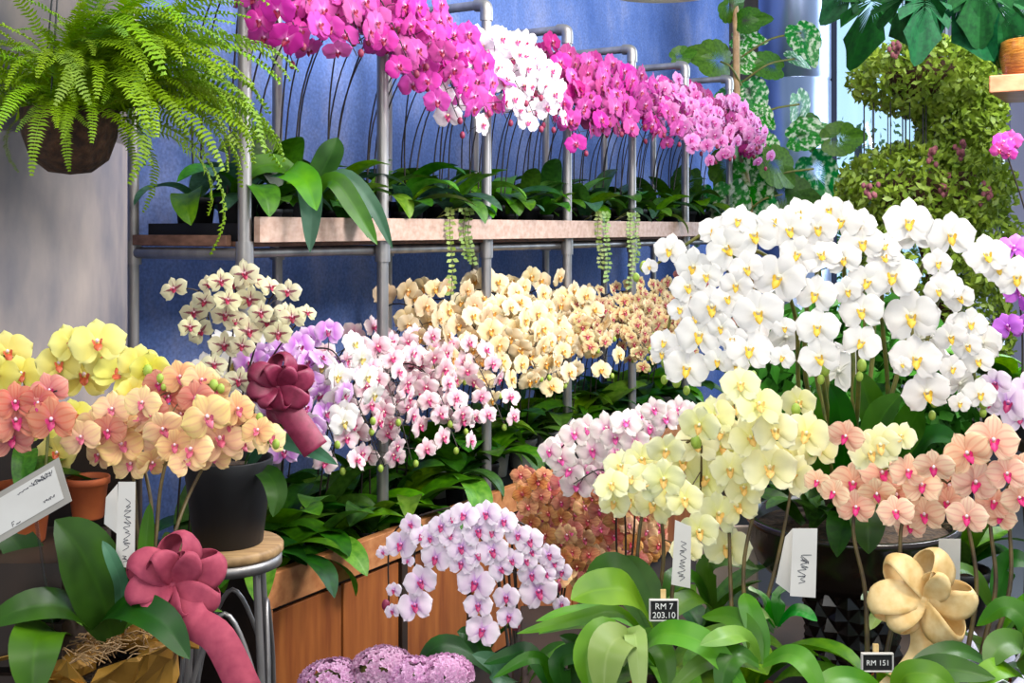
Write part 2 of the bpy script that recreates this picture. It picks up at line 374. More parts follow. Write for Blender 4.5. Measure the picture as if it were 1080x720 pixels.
# lower planter: teak box with cap boards and panels
pl = thing('wooden_planter', 'long teak planter box with panelled front below the pipe rack', 'planter', R(0, -.1, 0))
def pbox(name, lo, hi, mat, bev=.002):
    b = MB(); b.box(lo, hi, RT); return bevel(part(name, b, mat, pl, False), bev)
S1 = 3.4
pbox('cap_board', (-.03, -.115, .49), (.985, -.085, .583), M['wood_cap'])
pbox('cap_board', (.99, -.115, .49), (S1, -.085, .583), M['wood_cap'])
pbox('backing_board', (-.02, -.085, 0), (S1, -.07, .56), M['wood_dark'])
for a, c in ((-.005, .285), (.295, .555), (.60, .93), (.97, 1.30), (1.31, 1.66), (1.67, 2.0), (2.01, 2.4), (2.41, 2.9)):
    pbox('front_panel', (a, -.098, .02), (c, -.086, .472), M['wood_plant'])
pbox('corner_post', (-.03, -.112, 0), (-.008, -.086, .488), M['wood_cap'])
pbox('corner_post', (.563, -.106, 0), (.592, -.086, .488), M['wood_dark'])
pbox('end_panel', (-.03, -.085, 0), (-.01, .55, .56), M['wood_dark'])
pbox('inner_shelf', (-.01, -.07, .435), (.93, .55, .465), M['black_plastic'])
pbox('inner_shelf', (.935, -.07, .515), (S1, .55, .545), M['black_plastic'])

# ------------------------------------------------------------------ flowers
def petal_rows(b, ang, L, W, y0, cup, nu, nv, kind, r, base=.14, pw=.62, twist=0):
    d = V((math.cos(ang), 0, math.sin(ang))); p = V((-math.sin(ang), 0, math.cos(ang)))
    rows = []; cols = []
    wv = r.uniform(0, 6)
    for i in range(nu+1):
        u = 1-(1-i/nu)**1.35; uu = u; x0 = .62 if kind == 0 else .50
        w = W*(base+(1-base)*math.sin(min(1, u/x0)*math.pi/2)**(pw+.25))*max(.10, math.sqrt(max(0, 1-max(0, (u-x0)/(1-x0))**2.1)))
        row = []; cc = []
        for j in range(nv+1):
            v = j/nv*2-1
            tipround = 1-.10*v*v*u
            y = y0-cup*math.sin(math.pi*u*.8)+.10*u*u*cup*4+.07*v*v*W*1.2+.012*math.sin(wv+v*5+u*4)
            row.append(d*(L*uu*tipround)+p*(v*w)+V((0, y+twist*v*u, 0))); cc.append((u, (v+1)/2, kind, 1))
        rows.append(row); cols.append(cc)
    b.grid(rows, 0, cols)
def flower_mesh(kind, i, mat, thin=1.0):
    r = random.Random(i*31+hash(kind) % 1 + len(kind)*7); b = MB(); j = lambda s: r.uniform(-s, s)
    for a in (90+j(7), 222+j(8), 318+j(8)):
        petal_rows(b, math.radians(a), .50*(1+j(.06)), .165*thin*(1+j(.08)), .018, .03+j(.03), 6, 4, 0, r)
    for a, t in ((10+j(6), 1), (170+j(6), -1)):
        petal_rows(b, math.radians(a), .52*(1+j(.04)), (.315 if thin >= 1 else .27)*(1+j(.06)), -.004, .05+j(.03), 8, 7, 1, r, .10, .72, twist=j(.05))
    b.ball((0, .02, 0), .05, 8, 4)
    return b
def lip_mesh():
    b = MB()
    b.ball((0, -.055, .035), .045, 8, 5, (.8, 1.2, .9), 1)                  # column
    for sgn in (-1, 1):                                                     # side lobes
        rows = []
        for i in range(5):
            u = i/4; w = .05*math.sin(math.pi*(.15+.8*u))+.008
            c = V((sgn*(.03+.085*u*(1-.35*u)), -.07-.07*u, -.035+.055*u))
            rows.append([c+V((0, -w*.4, -w)), c+V((sgn*.01, 0, 0)), c+V((0, w*.2, w))])
        b.grid(rows, 0)
    rows = []
    for i in range(6):                                                      # middle lobe
        u = i/5; w = .075*math.sin(math.pi*(.2+.74*u))**.8
        c = V((0, -.06-.12*u+.04*u*u, -.03-.17*u))
        rows.append([c+V((-w, .02, .01)), c+V((-w*.5, -.012, 0)), c+V((0, -.02, 0)), c+V((w*.5, -.012, 0)), c+V((w, .02, .01))])
    b.grid(rows, 0)
    return b
KINDS = {
 # name: (centre, mid, edge, lip colour, column colour, stripe, vein, thin, variation)
 'magenta': ('f08ad8', 'd62aa8', 'c82a9e', '96123f', 'f4b9d8', None, None, 1, .20),
 'deep_magenta': ('d03a9a', 'b5147e', 'a50f70', '7a0c34', 'f0a0c8', None, None, 1, .18),
 'rose': ('e060b8', 'e878c8', 'f2a6dc', 'b02080', 'f8d0e8', None, None, 1, .15),
 'blush_white': ('e8a8d4', 'f7e9f2', 'faf2f6', 'b83a72', 'f3d49a', None, None, 1, .08),
 'white': ('ece8da', 'efebe6', 'f0ebe6', 'e9bf3d', 'f7ecc0', None, None, 1.05, .02),
 'pale_yellow': ('f2ee8a', 'f4f0a8', 'f7f3c4', 'eec06a', 'f6eec0', None, None, 1, .06),
 'yellow': ('ecdf5e', 'ebde52', 'efe87e', 'd2613c', 'f3dfe8', None, None, 1.05, .10),
 'orange_red': ('c85a6c', 'd67866', 'dd9272', 'c02f6a', 'f3d0dd', None, 'd2503f', 1, .14),
 'peach': ('e09a7a', 'ecb57e', 'f2cf8e', 'c4506c', 'f6d6e0', None, 'e0947a', 1, .16),
 'apricot': ('e8ae90', 'f0c68c', 'f2d488', 'c8607a', 'f6d6e0', None, 'e6a884', 1, .12),
 'coral': ('ecaa88', 'f4bf9c', 'f8d6b0', 'e02878', 'fbe2ee', None, 'e8907a', 1, .08),
 'spotted': ('c890a0', 'ece2b4', 'eee6bc', 'a82048', 'f4b8c8', '8c2846', None, .86, .08),
 'lilac': ('b46ac8', 'eed6ec', 'f4e8f2', 'b02a66', 'd88ab8', None, None, 1, .06),
 'purple_white': ('f4e0f6', 'cc74d8', 'ecc8ee', '97205c', 'f0e0e8', None, None, 1, .14),
 'cream_white': ('e8e2c0', 'f3efe9', 'f6f3f0', 'cbb25a', 'f0eac8', None, None, 1, .06),
 'pink_white': ('d04484', 'f0c4d2', 'f6e6e2', 'c23a72', 'f3d6c0', None, None, .92, .10),
 'pale_pink': ('dc6ab0', 'f7dfe2', 'f9f0e8', 'd84a98', 'f6e2d0', None, None, .92, .07),
 'cream_yellow': ('e6c07c', 'efd49c', 'f5e6c0', 'd99a3a', 'f3e2b0', None, None, 1, .10),
 'tan_yellow': ('c8a268', 'd0b284', 'dac49e', 'c08038', 'ead6a0', None, None, 1, .10),
 'red_spotted': ('c86a5c', 'e6c888', 'eed8a2', 'b03050', 'f0c8b0', 'b84a48', None, .86, .14),
 'copper': ('bc5034', 'd68446', 'e0a456', 'a82c3c', 'eec0a0', None, 'b9552e', .95, .28),
 'violet': ('b03ad0', 'c04ad8', 'd068e0', '7a0c70', 'e8a0e0', None, None, 1, .12),
}
FM = {}
for k, (c, md, e, lp, cl, sp, vn, th, dv) in KINDS.items():
    pm = mat_petal('petal_'+k, c, md, e, sp, vn, dv)
    lm = mat_plain('lip_'+k, lp, lp, 10, .45); cm = mat_plain('column_'+k, cl, cl, 10, .5)
    full = []; bare = []
    for i in range(4):
        b = flower_mesh(k, i, pm, th); bare.append(b.mesh('petals_'+k, pm))
        b = flower_mesh(k, i, pm, th); l = lip_mesh(); o = len(b.v)
        b.v += l.v; b.c += l.c; b.f += [tuple(o+q for q in f) for f in l.f]; b.m += [1+q for q in l.m]
        full.append(b.mesh('flower_'+k, [pm, lm, cm]))
    FM[k] = (bare, full, lip_mesh().mesh('lip_'+k, [lm, cm]))
bb = MB(); bb.ball((0, 0, 0), .5, 8, 6, (.8, .8, 1.1)); BUD = {c: bb.mesh('bud_'+c, M[m]) for c, m in (('green', 'stem_pale'),)}
for c, q in (('rose', 'bow_wine'),): BUD[c] = bb.mesh('bud_'+c, M[q])

CAM = V((0, 0, EYE))
def face_matrix(f, roll):
    f = f.normalized(); y = -f; z = V((0, 0, 1)); z = (z-y*z.dot(y)).normalized(); x = y.cross(z)
    m = Matrix((x, y, z)).transposed(); return m @ Matrix.Rotation(roll, 3, 'Y')
def add_flower(root, kind, pos, face, size, lip_part, r):
    bare, full, lp = FM[kind]
    o = ob('flower', (bare if lip_part else full)[r.randrange(4)], root)
    m = face_matrix(face, r.gauss(0, .22)); o.rotation_euler = m.to_euler(); o.scale = (size, size, size)
    o.location = V(pos)-root.location
    if lip_part: ob('lip', lp, o)
    return o
def jit(r, s): return V((r.gauss(0, s), r.gauss(0, s), r.gauss(0, s)))

# ------------------------------------------------------------------ leaves
def leaf_path_mesh(pts, W, hint, fold=.18, k=5, name='leaf', mat=None, root=None, tip=.75):
    path = crom(pts, k); n = len(path); rows = []; cols = []
    for i, p in enumerate(path):
        t = i/(n-1); tg = (path[min(i+1, n-1)]-path[max(i-1, 0)]).normalized()
        h = V(hint); side = tg.cross(h)
        side = side.normalized() if side.length > 1e-4 else V((1, 0, 0)); nn = side.cross(tg).normalized()
        w = W*(.38+.62*math.sin(min(1, t/.42)*math.pi/2))*(max(0, 1-max(0, (t-.5)/.5)**2.2)**tip)
        w = max(w, W*.03)
        rows.append([p+side*(v*w)+nn*(fold*w*(abs(v)**1.3)-(.012*W if v == 0 else 0)) for v in (-1, -.6, -.2, 0, .2, .6, 1)])
        cols.append([(t, (v+1)/2, 0, 1) for v in (-1, -.6, -.2, 0, .2, .6, 1)])
    b = MB(); b.grid(rows, 0, cols); return b
def hero_leaf(root, pts, Wpx, mat, hint=None, fold=.18):
    Y = pts[len(pts)//2][2]; w = [P(*p) for p in pts]
    h = hint or (CAM-w[len(w)//2]).normalized()+V((0, 0, .8))
    return part('leaf', leaf_path_mesh(w, Wpx/2/FPX*Y, h, fold), M[mat], root)
LEAFV = {}
def leaf_bank():
    r = random.Random(5)
    for mk in ('leaf_dark', 'leaf_mid', 'leaf_bright', 'leaf_blue', 'leaf_pale'):
        L = []
        for i in range(6):
            e0 = r.uniform(.5, 1.15); dr = r.uniform(.9, 2.0); pts = []; p = V((0, 0, 0)); pts.append(p.copy())
            for q in range(5):
                e = e0-dr*((q+.5)/5)**1.2; p = p+V((math.cos(e), r.uniform(-.04, .04), math.sin(e)))*.2; pts.append(p.copy())
            L.append(leaf_path_mesh(pts, r.uniform(.13, .19), (0, 0.001, 1), r.uniform(.1, .35), 3).mesh('leaf', M[mk]))
        LEAFV[mk] = L
leaf_bank()
def add_leaf(root, base, az, L, mk, r, tilt=0):
    o = ob('leaf', LEAFV[mk][r.randrange(6)], root); o.location = V(base)-root.location
    o.rotation_euler = (r.gauss(0, .15), tilt, az); o.scale = (L, L*r.uniform(.9, 1.25), L)
    return o

# ------------------------------------------------------------------ pots
def pot_mb(base, rt, rb, h, rim=True, n=26):
    b = MB(); prof = [(0, 0), (rb*.96, 0), (rb, .003), (rb+(rt-rb)*.82, h*.82)]
    if rim: prof += [(rt*1.0, h*.83), (rt*1.06, h*.84), (rt*1.06, h*.99), (rt*1.04, h)]
    else: prof += [(rt, h*.99), (rt*.99, h)]
    prof += [(rt*.95, h), (rt*.93, h*.86), (rb*.9, h*.3)]
    b.lathe(prof, n, tuple(base)); return b
POTC = {}
def add_pot(root, base, rt, rb, h, mk, rim=True):
    key = (round(rt, 3), round(rb, 3), round(h, 3), mk, rim)
    if key not in POTC:
        c = MB(); c.lathe([(rt*.94, h*.85), (rt*.6, h*.9), (0, h*.92)], 18)
        POTC[key] = (pot_mb((0, 0, 0), rt, rb, h, rim).mesh('pot', M[mk]), c.mesh('bark', M['bark']))
    a, c = POTC[key]; o = ob('pot', a, root, V(base)-root.location); ob('potting_bark', c, o); return o

# ------------------------------------------------------------------ a flowering orchid
def spike_mb(path, flowers, r0=.0032, r1=.0016):
    b = MB(); n = len(path); b.tube(path, [r0+(r1-r0)*i/(n-1) for i in range(n)], 6)
    for pos, face, size in flowers:
        back = V(pos)-V(face).normalized()*-.0; near = min(path, key=lambda p: (p-pos).length+max(0, pos.z-p.z)*.0)
        d = (near-pos).length
        if .004 < d < .17:
            fb = pos-V(face).normalized()*size*.12; mid = (fb+near)/2-V(face).normalized()*size*.15
            b.tube([near, mid, fb, pos+V(face)*0], [.0014, .0012, .0012, .001], 4, cap=False)
    return b
def spray(path, a, n, size, face, r, spread=.42, jf=.28):
    out = []; N_ = len(path)
    for i in range(n):
        t = a+(1-a)*(i+.3)/n; x = t*(N_-1); k = min(int(x), N_-2); p = path[k].lerp(path[k+1], x-k)
        tg = (path[k+1]-path[k]).normalized(); sd = tg.cross(V(face)).normalized()
        s = 1 if i % 2 else -1
        f = (V(face)+sd*s*.30+jit(r, jf)).normalized()
        out.append((p+sd*s*size*spread*r.uniform(.7, 1.25)+V(face)*size*r.uniform(.05, .3), f, size*r.uniform(.9, 1.1)*(1-.12*t)))
    return out
def orchid(label, base, kind, pot, leaves, spikes, lip_part=False, group=None, seed=0, stem='stem_dark', buds=0, loose=(), kinds=None, name='orchid_plant', bud='green'):
    """base: where the pot stands; pot=(rt,rb,h,material); leaves=(n,lo,hi,mats,azimuth centre,spread); spikes=[(path, flowers)]"""
    r = random.Random(seed*17+3); base = V(base); root = thing(name, label, 'orchid', base, group)
    h = 0
    if pot: add_pot(root, base, *pot); h = pot[2]
    if leaves:
        n, lo, hi, mats, az, sp = leaves
        for i in range(n):
            a = az+sp*((i+.5)/n*2-1)+r.gauss(0, .2)
            add_leaf(root, base+V((0, 0, h*.9)), a, r.uniform(lo, hi), mats[r.randrange(len(mats))], r, r.uniform(-.25, .2))
    for path, fl in spikes:
        part('flower_spike', spike_mb(path, fl, *((.0042, .002) if stem == 'stem_brown' else ())), M[stem], root)
        for pos, f, s in fl:
            kd = kinds[r.randrange(len(kinds))] if kinds else kind
            add_flower(root, kd, pos, f, s, lip_part, r)
        for q in range(buds):
            tg = (path[-1]-path[-3]).normalized(); o = ob('bud', BUD[bud], root, path[-1]+tg*.02*q+jit(r, .008)-root.location); s = .022*(1-.2*q)
            o.scale = (s, s, s)
    return root
OUT = -NR                                             # direction from the wall out to the shop
def shelf_spike(s, w, z0, h, fwd, drop, r, side=0):
    l = r.gauss(0, .05)+side
    p0 = R(s+r.gauss(0, .012), w, z0)
    a = R(s+l*.3, w-.03, z0+h*.55); t = R(s+l*.8, w-fwd*.30, z0+h*.93); t2 = R(s+l, w-fwd*.62, z0+h); e = R(s+l*1.2+r.gauss(0, .03), w-fwd, z0+h-drop)
    return crom([p0, a, t, t2, (t2+e)/2+V((0, 0, .03)), e], 5)
FACE_RACK = (OUT*.75+V((0, -1, 0))*.55+V((0, 0, -.12))).normalized()
ORD = ['first', 'second', 'third', 'fourth', 'fifth', 'sixth', 'seventh']
COLN = {'magenta': 'bright magenta', 'deep_magenta': 'deep magenta', 'rose': 'rose pink', 'blush_white': 'white and blush', 'cream_yellow': 'creamy yellow', 'tan_yellow': 'tan yellow',
        'red_spotted': 'red-spotted yellow', 'pink_white': 'pink and white', 'cream_white': 'white', 'purple_white': 'purple and white', 'orange_red': 'orange'}
def bay_words(s):
    i = int(s/.6+1e-6)
    return 'between %s and %s pipe posts' % (ORD[i], ORD[i+1])
POS3 = ['left', 'middle', 'right']
def shelf_row(level):
    up = level == 'upper'
    cnt = {}
    for row, w in (('front', .13), ('back', .30)):
        k = 0; s = .10 if up else .06
        while s < (3.58 if up else 3.3):
            r = random.Random(int(s*100)*3+(7 if up else 1)+int(w*100))
            if up:
                if s < .75: kd = 'magenta'
                elif s < 1.45: kd = 'blush_white'
                elif s < 2.5: kd = 'magenta'
                elif s < 2.9: kd = 'rose'
                else: kd = 'rose' if row == 'front' else 'deep_magenta'
                if row == 'back' and .75 < s < 2.3: kd = 'deep_magenta' if s > 1.4 else 'blush_white'
                if row == 'back' and .6 < s < .95: kd = 'magenta'
                z0, h, drop, size = 1.475, .62, .20, .100 if s < 2.3 else .084
                if s < .7: h = .70
                if row == 'back': h += .05
                fwd = .30+w*.55; n = r.randint(9, 11) if s < 2.3 else 12
            else:
                if s < (.45 if row == 'front' else .2): kd = 'purple_white' if row == 'front' else 'cream_white'
                elif s < 1.05: kd = 'pink_white'
                elif s < 1.75: kd = 'cream_yellow'
                elif s < 2.9: kd = 'red_spotted'
                else: kd = 'orange_red'
                if row == 'front' and .2 < s < .4: kd = 'cream_white'
                if row == 'back' and .7 < s < 1.0: kd = 'tan_yellow'
                z0, h, drop, size = (.47 if s < 1 else .55), (.68 if s < 1 else .63), .22, .096
                if row == 'back': h += .07 if s > .6 else -.02
                if kd == 'red_spotted': size = .070; n = 14; h -= .05; drop = .16
                elif kd == 'orange_red': size = .07; n = 7; h -= .03
                elif kd == 'pink_white': size = .086; n = 13; h -= .08
                else: n = 12
                fwd = .26+w*.5
            bay = int(s/.6+1e-6); key = (row, bay); q = cnt.get(key, 0); cnt[key] = q+1
            where = POS3[min(q, 2)]
            lab = '%s orchid, %s shelf %s row, %s %s' % (COLN[kd], level, row, where, bay_words(s))
            sp = []
            for side in (-.05, .05):
                path = shelf_spike(s+side*.4, w, z0+.10, h-.10+r.uniform(-.05, .04), fwd+r.uniform(-.05, .06), drop+r.uniform(-.05, .05), r, side)
                sp.append((path, spray(path, .50, n, size, FACE_RACK, r, .50)))
            lv = (5 if up else 7, .17 if up else .20, .30 if up else .34, ['leaf_dark', 'leaf_mid', 'leaf_mid', 'leaf_bright', 'leaf_blue'] if up else ['leaf_dark', 'leaf_mid', 'leaf_mid', 'leaf_bright'], math.atan2(OUT.y, OUT.x), 2.2)
            pot = (.058, .045, .115, 'grey_pot' if (not up and s > .9) else 'black_plastic')
            orchid(lab, R(s, w, 1.476 if up else z0-.005), kd, pot, lv, sp, lip_part=(s < .5), group='orchids on the %s shelf' % level, seed=int(s*100)+int(w*50), kinds=['cream_white', 'cream_white', 'purple_white'] if (not up and row == 'front' and .2 < s < .35) else None, buds=1, bud='rose' if up else 'green')
            s += .2
shelf_row('upper'); shelf_row('lower')

# leafy orchids without flowers at the planter edge
for i, (s, w) in enumerate(((.08, .0), (.30, .0), (.52, .0), (.75, .0), (1.0, .0), (1.25, .02))):
    r = random.Random(i+90)
    orchid('leafy green orchid without flowers at the teak planter edge, %s from the left' % ORD[i], R(s, w, .465 if s < .9 else .545), 'white', (.035, .03, .10, 'black_plastic'),
           (6, .22, .34, ['leaf_dark', 'leaf_mid', 'leaf_bright', 'leaf_mid'], math.atan2(OUT.y, OUT.x), 2.0), [], group='flowerless orchids along the planter', seed=i+200)
# leafy ones at the upper shelf front
for i, s in enumerate((.16, .42, .78, 1.05, 1.45, 1.72, 2.05, 2.4, 2.75)):
    orchid('flowerless leafy orchid on the upper shelf front edge, number %s counted from the left' % (['one', 'two', 'three', 'four', 'five', 'six', 'seven', 'eight', 'nine'][i]), R(s, .055, 1.476), 'white', (.03, .026, .08, 'black_plastic'),
           (5, .15, .26, ['leaf_mid', 'leaf_bright', 'leaf_blue', 'leaf_mid'], math.atan2(OUT.y, OUT.x), 1.6), [], group='flowerless orchids on the upper shelf edge', seed=i+300)

ro = orchid('flowerless orchid with long leaves drooping over the left end of the upper board', R(.22, .07, 1.476), 'white', (.03, .026, .08, 'black_plastic'), None, [], group='flowerless orchids on the upper shelf edge', seed=400)
for pts, w, m_ in (([(318,215,3.30),(322,188,3.22),(328,215,3.16),(327,266,3.14)], 26, 'leaf_blue'), ([(322,215,3.32),(350,190,3.28),(375,220,3.27),(398,258,3.28)], 24, 'leaf_mid'), ([(318,212,3.3),(300,178,3.22),(275,175,3.15),(262,186,3.12)], 30, 'leaf_mid'),
                   ([(312,214,3.3),(300,182,3.22),(322,190,3.15),(334,222,3.12)], 34, 'leaf_bright'), ([(325,215,3.32),(360,185,3.3),(392,215,3.3),(414,262,3.32)], 18, 'leaf_blue'), ([(310,212,3.36),(285,165,3.34),(262,150,3.32),(230,158,3.3)], 44, 'leaf_dark'), ([(322,212,3.36),(340,180,3.36),(350,160,3.36),(356,145,3.37)], 30, 'leaf_mid')):
    hero_leaf(ro, pts, w, m_)
# ------------------------------------------------------------------ trailing string-of-leaves plants over the shelf edge
def trailing(px_list, label, seed, s, w):
    r = random.Random(seed); base = R(s, w, 1.476); root = thing('trailing_plant', label, 'trailing plant', base, 'trailing plants on the upper shelf edge')
    add_pot(root, base, .028, .022, .06, 'black_plastic')
    for dx, L in px_list:
        top = base+V((0, 0, .06)); e = R(s+dx, -.055, 1.54); path = crom([top, e+V((0, 0, .03)), e+V((0, -.005, -.05)), e+V((.01, -.01, -.05-L*.5)), e+V((r.uniform(-.02, .02), -.01, -.05-L))], 6)
        b = MB(); b.tube(path, .0012, 5); st = part('strand', b, M['stem_green'], root)
        b = MB(); n = int(L/.018)+6
        for i in range(n):
            x = (.25+.75*i/n)*(len(path)-1); k = min(int(x), len(path)-2); p = path[k].lerp(path[k+1], x-k)
            for sd in (-1, 1):
                d = V((sd*.8+r.gauss(0, .3), -.5+r.gauss(0, .3), -.4)).normalized(); u = d*.024*r.uniform(.6, 1.1); wv = d.cross(V((0, -1, .3))).normalized()*.008
                b.poly([p, p+u*.5+wv, p+u, p+u*.5-wv], 0, [(0, .5, 0, 1), (.5, 0, 0, 1), (1, .5, 0, 1), (.5, 1, 0, 1)])
        part('leaf_pairs', b, M['leaf_pale'], root)
trailing([(-.03, .22), (.05, .10), (.08, .12)], 'trailing string plant over the pinkish board between second and third posts', 5, .92, .02)
trailing([(-.02, .16), (.05, .22)], 'trailing string plant over the board just right of the fourth post', 6, 1.98, .02)
trailing([(0, .26), (.06, .15)], 'trailing string plant over the board left of the fifth post', 7, 2.26, .02)

# ------------------------------------------------------------------ tables and stands that carry the front plants
def table(label, x0, x1, y0, y1, z, mat):
    root = thing('display_table', label, 'table', V(((x0+x1)/2, (y0+y1)/2, 0)))
    b = MB(); b.box((x0, y0, z-.03), (x1, y1, z)); bevel(part('tabletop', b, mat, root, False))
    for x in (x0+.03, x1-.07):
        for y in (y0+.03, y1-.07):
            b = MB(); b.box((x, y, 0), (x+.04, y+.04, z-.03)); part('leg', b, mat, root, False)
table('dark display table carrying the orchids at the lower left', -1.12, -.47, 1.62, 2.12, .60, M['wood_dark'])
table('dark display table carrying the white and yellow orchids at right', .02, 1.25, 1.55, 2.72, .60, M['wood_dark'])
table('low dark bench carrying the lilac and mauve flowers in the middle', -.42, -.02, 1.95, 2.75, .30, M['wood_dark'])
table('low dark bench carrying the copper orchids behind the yellow ones', .0, .62, 2.80, 3.45, .34, M['wood_dark'])
table('dark table at the far right under the purple orchids', 1.32, 2.2, 2.6, 3.5, .95, M['wood_dark'])

# ------------------------------------------------------------------ stool with black pot
st = V((xb(241, 2.75), 2.75, 0)); sr = thing('stool', 'round wooden seat metal-legged stool carrying the tall black pot', 'stool', st)
zs = .742
b = MB(); b.lathe([(0, zs-.026), (.125, zs-.026), (.131, zs-.020), (.131, zs-.006), (.125, zs), (0, zs)], 40, (st.x, st.y, 0)); part('seat', b, M['wood_stool'], sr)
b = MB(); b.lathe([(.118, zs-.052), (.127, zs-.052), (.127, zs-.027), (.118, zs-.027)], 40, (st.x, st.y, 0)); part('seat_band', b, M['pipe'], sr)
for k in range(4):
    a = math.radians(45+90*k+8); d = V((math.cos(a), math.sin(a), 0))
    b = MB(); b.tube([st+d*.10+V((0, 0, zs-.03)), st+d*.15], .009, 10); part('leg', b, M['pipe'], sr)
    a2 = a+math.pi/2; d2 = V((math.cos(a2), math.sin(a2), 0)); m = (d+d2).normalized()
    b = MB(); b.tube(crom([st+d*.145+V((0, 0, .25)), st+(d*.9+m*.3).normalized()*.12+V((0, 0, .46)), st+m*.09+V((0, 0, .6)), st+(d2*.9+m*.3).normalized()*.12+V((0, 0, .46)), st+d2*.145+V((0, 0, .25))], 6), .006, 8); part('brace', b, M['pipe'], sr)
b = MB(); b.lathe([(.133, .30), (.141, .30), (.141, .312), (.133, .312), (.133, .30)], 36, (st.x, st.y, 0)); part('foot_ring', b, M['pipe'], sr)

def px_flowers(lst, Yf, size, r, cen=None, rad=.5, jf=.16, down=0.0, smul=1.0):
    """measured flowers (px, py, width px) at distance Yf(px,py) -> positions, facings, real widths"""
    out = []
    for it in lst:
        px, py, w = it[:3]; Y = Yf(px, py) if callable(Yf) else Yf
        p = P(px, py, Y); f = (CAM-p).normalized()
        if cen is not None:
            q = p-cen; q.z *= .6
            if q.length > 1e-4: f = (f+q.normalized()*rad)
        f = (f+jit(r, jf)+V((0, 0, -down))).normalized()
        out.append((p, f, size if not w else w/FPX*Y*smul))
    return out
def split_nearest(paths, fl):
    g = [[] for _ in paths]
    for f in fl:
        i = min(range(len(paths)), key=lambda k: min((p-f[0]).length for p in paths[k])); g[i].append(f)
    return list(zip(paths, g))
def pp(pts, k=6): return crom([P(*p) for p in pts], k)
r = random.Random(11)
# spotted orchid in the black pot
fl = [(184,305,31),(205,330,31),(215,318,27),(212,350,30),(200,345,26),(233,297,28),(248,300,28),(258,289,33),(240,317,30),(238,333,32),(264,316,33),(248,338,28),(285,303,26),(304,308,30),(308,335,32),(282,340,28),(262,350,34),(275,330,28),(236,365,34),(293,352,32),(226,385,30),(252,402,32),(255,365,28),(220,300,22),(324,330,22),(300,330,26),(268,296,26)]
Yf = lambda x, y: 2.74+.05*math.sin(x*.13+y*.21)
F = px_flowers(fl, Yf, .078, r, P(245, 350, 2.95), .3, .3)
paths = [pp([(228,484,2.75),(224,420,2.78),(222,350,2.8),(212,310,2.78),(186,303,2.75)]), pp([(236,484,2.76),(238,420,2.8),(246,350,2.82),(250,300,2.8),(264,284,2.75)]),
         pp([(246,484,2.76),(255,420,2.8),(268,370,2.82),(285,315,2.8),(306,306,2.75)]), pp([(250,484,2.74),(262,430,2.78),(285,380,2.8),(310,345,2.78),(325,330,2.76)])]
sp = split_nearest(paths, F)
ro = orchid('cream orchid with wine-red striped centres in tall black pot on the stool', st+V((0, 0, zs)), 'spotted', (.107, .082, .205, 'black_plastic', False), None, sp, True, seed=4)
hero_leaf(ro, [(262,492,2.76),(285,466,2.72),(320,472,2.66),(356,490,2.62)], 22, 'leaf_blue')
hero_leaf(ro, [(262,492,2.76),(283,500,2.68),(292,520,2.64),(288,545,2.62)], 24, 'leaf_mid')
hero_leaf(ro, [(258,492,2.76),(268,470,2.7),(285,455,2.66),(300,452,2.64)], 22, 'leaf_mid')
hero_leaf(ro, [(225,492,2.76),(212,480,2.72),(200,470,2.7),(188,478,2.68)], 20, 'leaf_dark')

# yellow orchid, orange-red orchid at left, on a crate
cr = thing('wooden_crate', 'dark slatted wooden crate behind the leaves at the left edge', 'crate', V((-.90, 1.98, .60)))
for k in range(4):
    b = MB(); z = .61+.085*k; b.box((-1.07, 1.87, z), (-.75, 1.88, z+.07)); b.box((-1.07, 2.09, z), (-.75, 2.10, z+.07)); b.box((-.75, 1.87, z), (-.74, 2.10, z+.07)); b.box((-1.08, 1.87, z), (-1.07, 2.10, z+.07)); part('slat', b, M['wood_dark'], cr, False)
b = MB(); b.box((-1.08, 1.87, .935), (-.74, 2.10, .95)); part('lid', b, M['wood_dark'], cr, False)
b = MB(); b.box((-1.12, 2.19, .0), (-.715, 2.205, 1.135)); bevel(solo('display_board', b, M['wood_dark'], 'added dark backdrop board behind the yellow orchid at the left', 'board', loc=(-.9, 2.2, 0), smooth=False))  # panel added to darken the bright area behind the left plants
fl = [(103,362,58),(88,397,60),(126,396,60),(62,384,48),(146,384,46),(8,372,50),(22,395,46),(-5,395,50),(112,378,50),(74,362,44),(158,390,44),(45,452,0),(60,478,0),(140,415,40),(78,440,44),(34,435,44)]
fl = [f if f[2] else (f[0], f[1], 42) for f in fl]
F = px_flowers(fl, lambda x, y: 2.12+.03*math.sin(x*.3), .1, r, P(90, 420, 2.35), .4, .25)
paths = [pp([(45,530,2.0),(50,470,2.08),(55,410,2.14),(85,370,2.14),(125,375,2.12),(158,392,2.1)]), pp([(40,530,2.0),(30,460,2.08),(25,400,2.14),(10,375,2.14),(-15,385,2.1)])]
orchid('bright yellow orchid with orange lips beside the stone column', V((-.865, 2.0, .95)), 'yellow', (.055, .042, .10, 'terracotta'), (3, .12, .2, ['leaf_mid'], 1.5, 1.0), split_nearest(paths, F), True, seed=5, stem='stem_green', buds=3)
fl = [(16,444,56),(55,443,54),(12,462,50),(52,412,40),(16,425,46),(40,425,40),(-8,440,46)]
F = px_flowers(fl, lambda x, y: 1.98+.02*math.sin(x*.3), .1, r, None, .3, .16)
orchid('orange-red orchid with pink lips behind the white card', V((-.99, 1.96, .95)), 'orange_red', (.05, .04, .09, 'terracotta'), None, split_nearest([pp([(-50,530,1.96),(-30,480,1.98),(0,440,2.0),(30,420,2.0),(60,412,1.98)]), pp([(-50,530,1.96),(-30,470,1.99),(-20,445,2.0),(10,450,2.0)])], F), True, seed=6)
b = MB(); ro = thing('terracotta_pot', 'square-shouldered orange terracotta pot between the white card and the tag', 'pot', P(93, 546, 2.06))
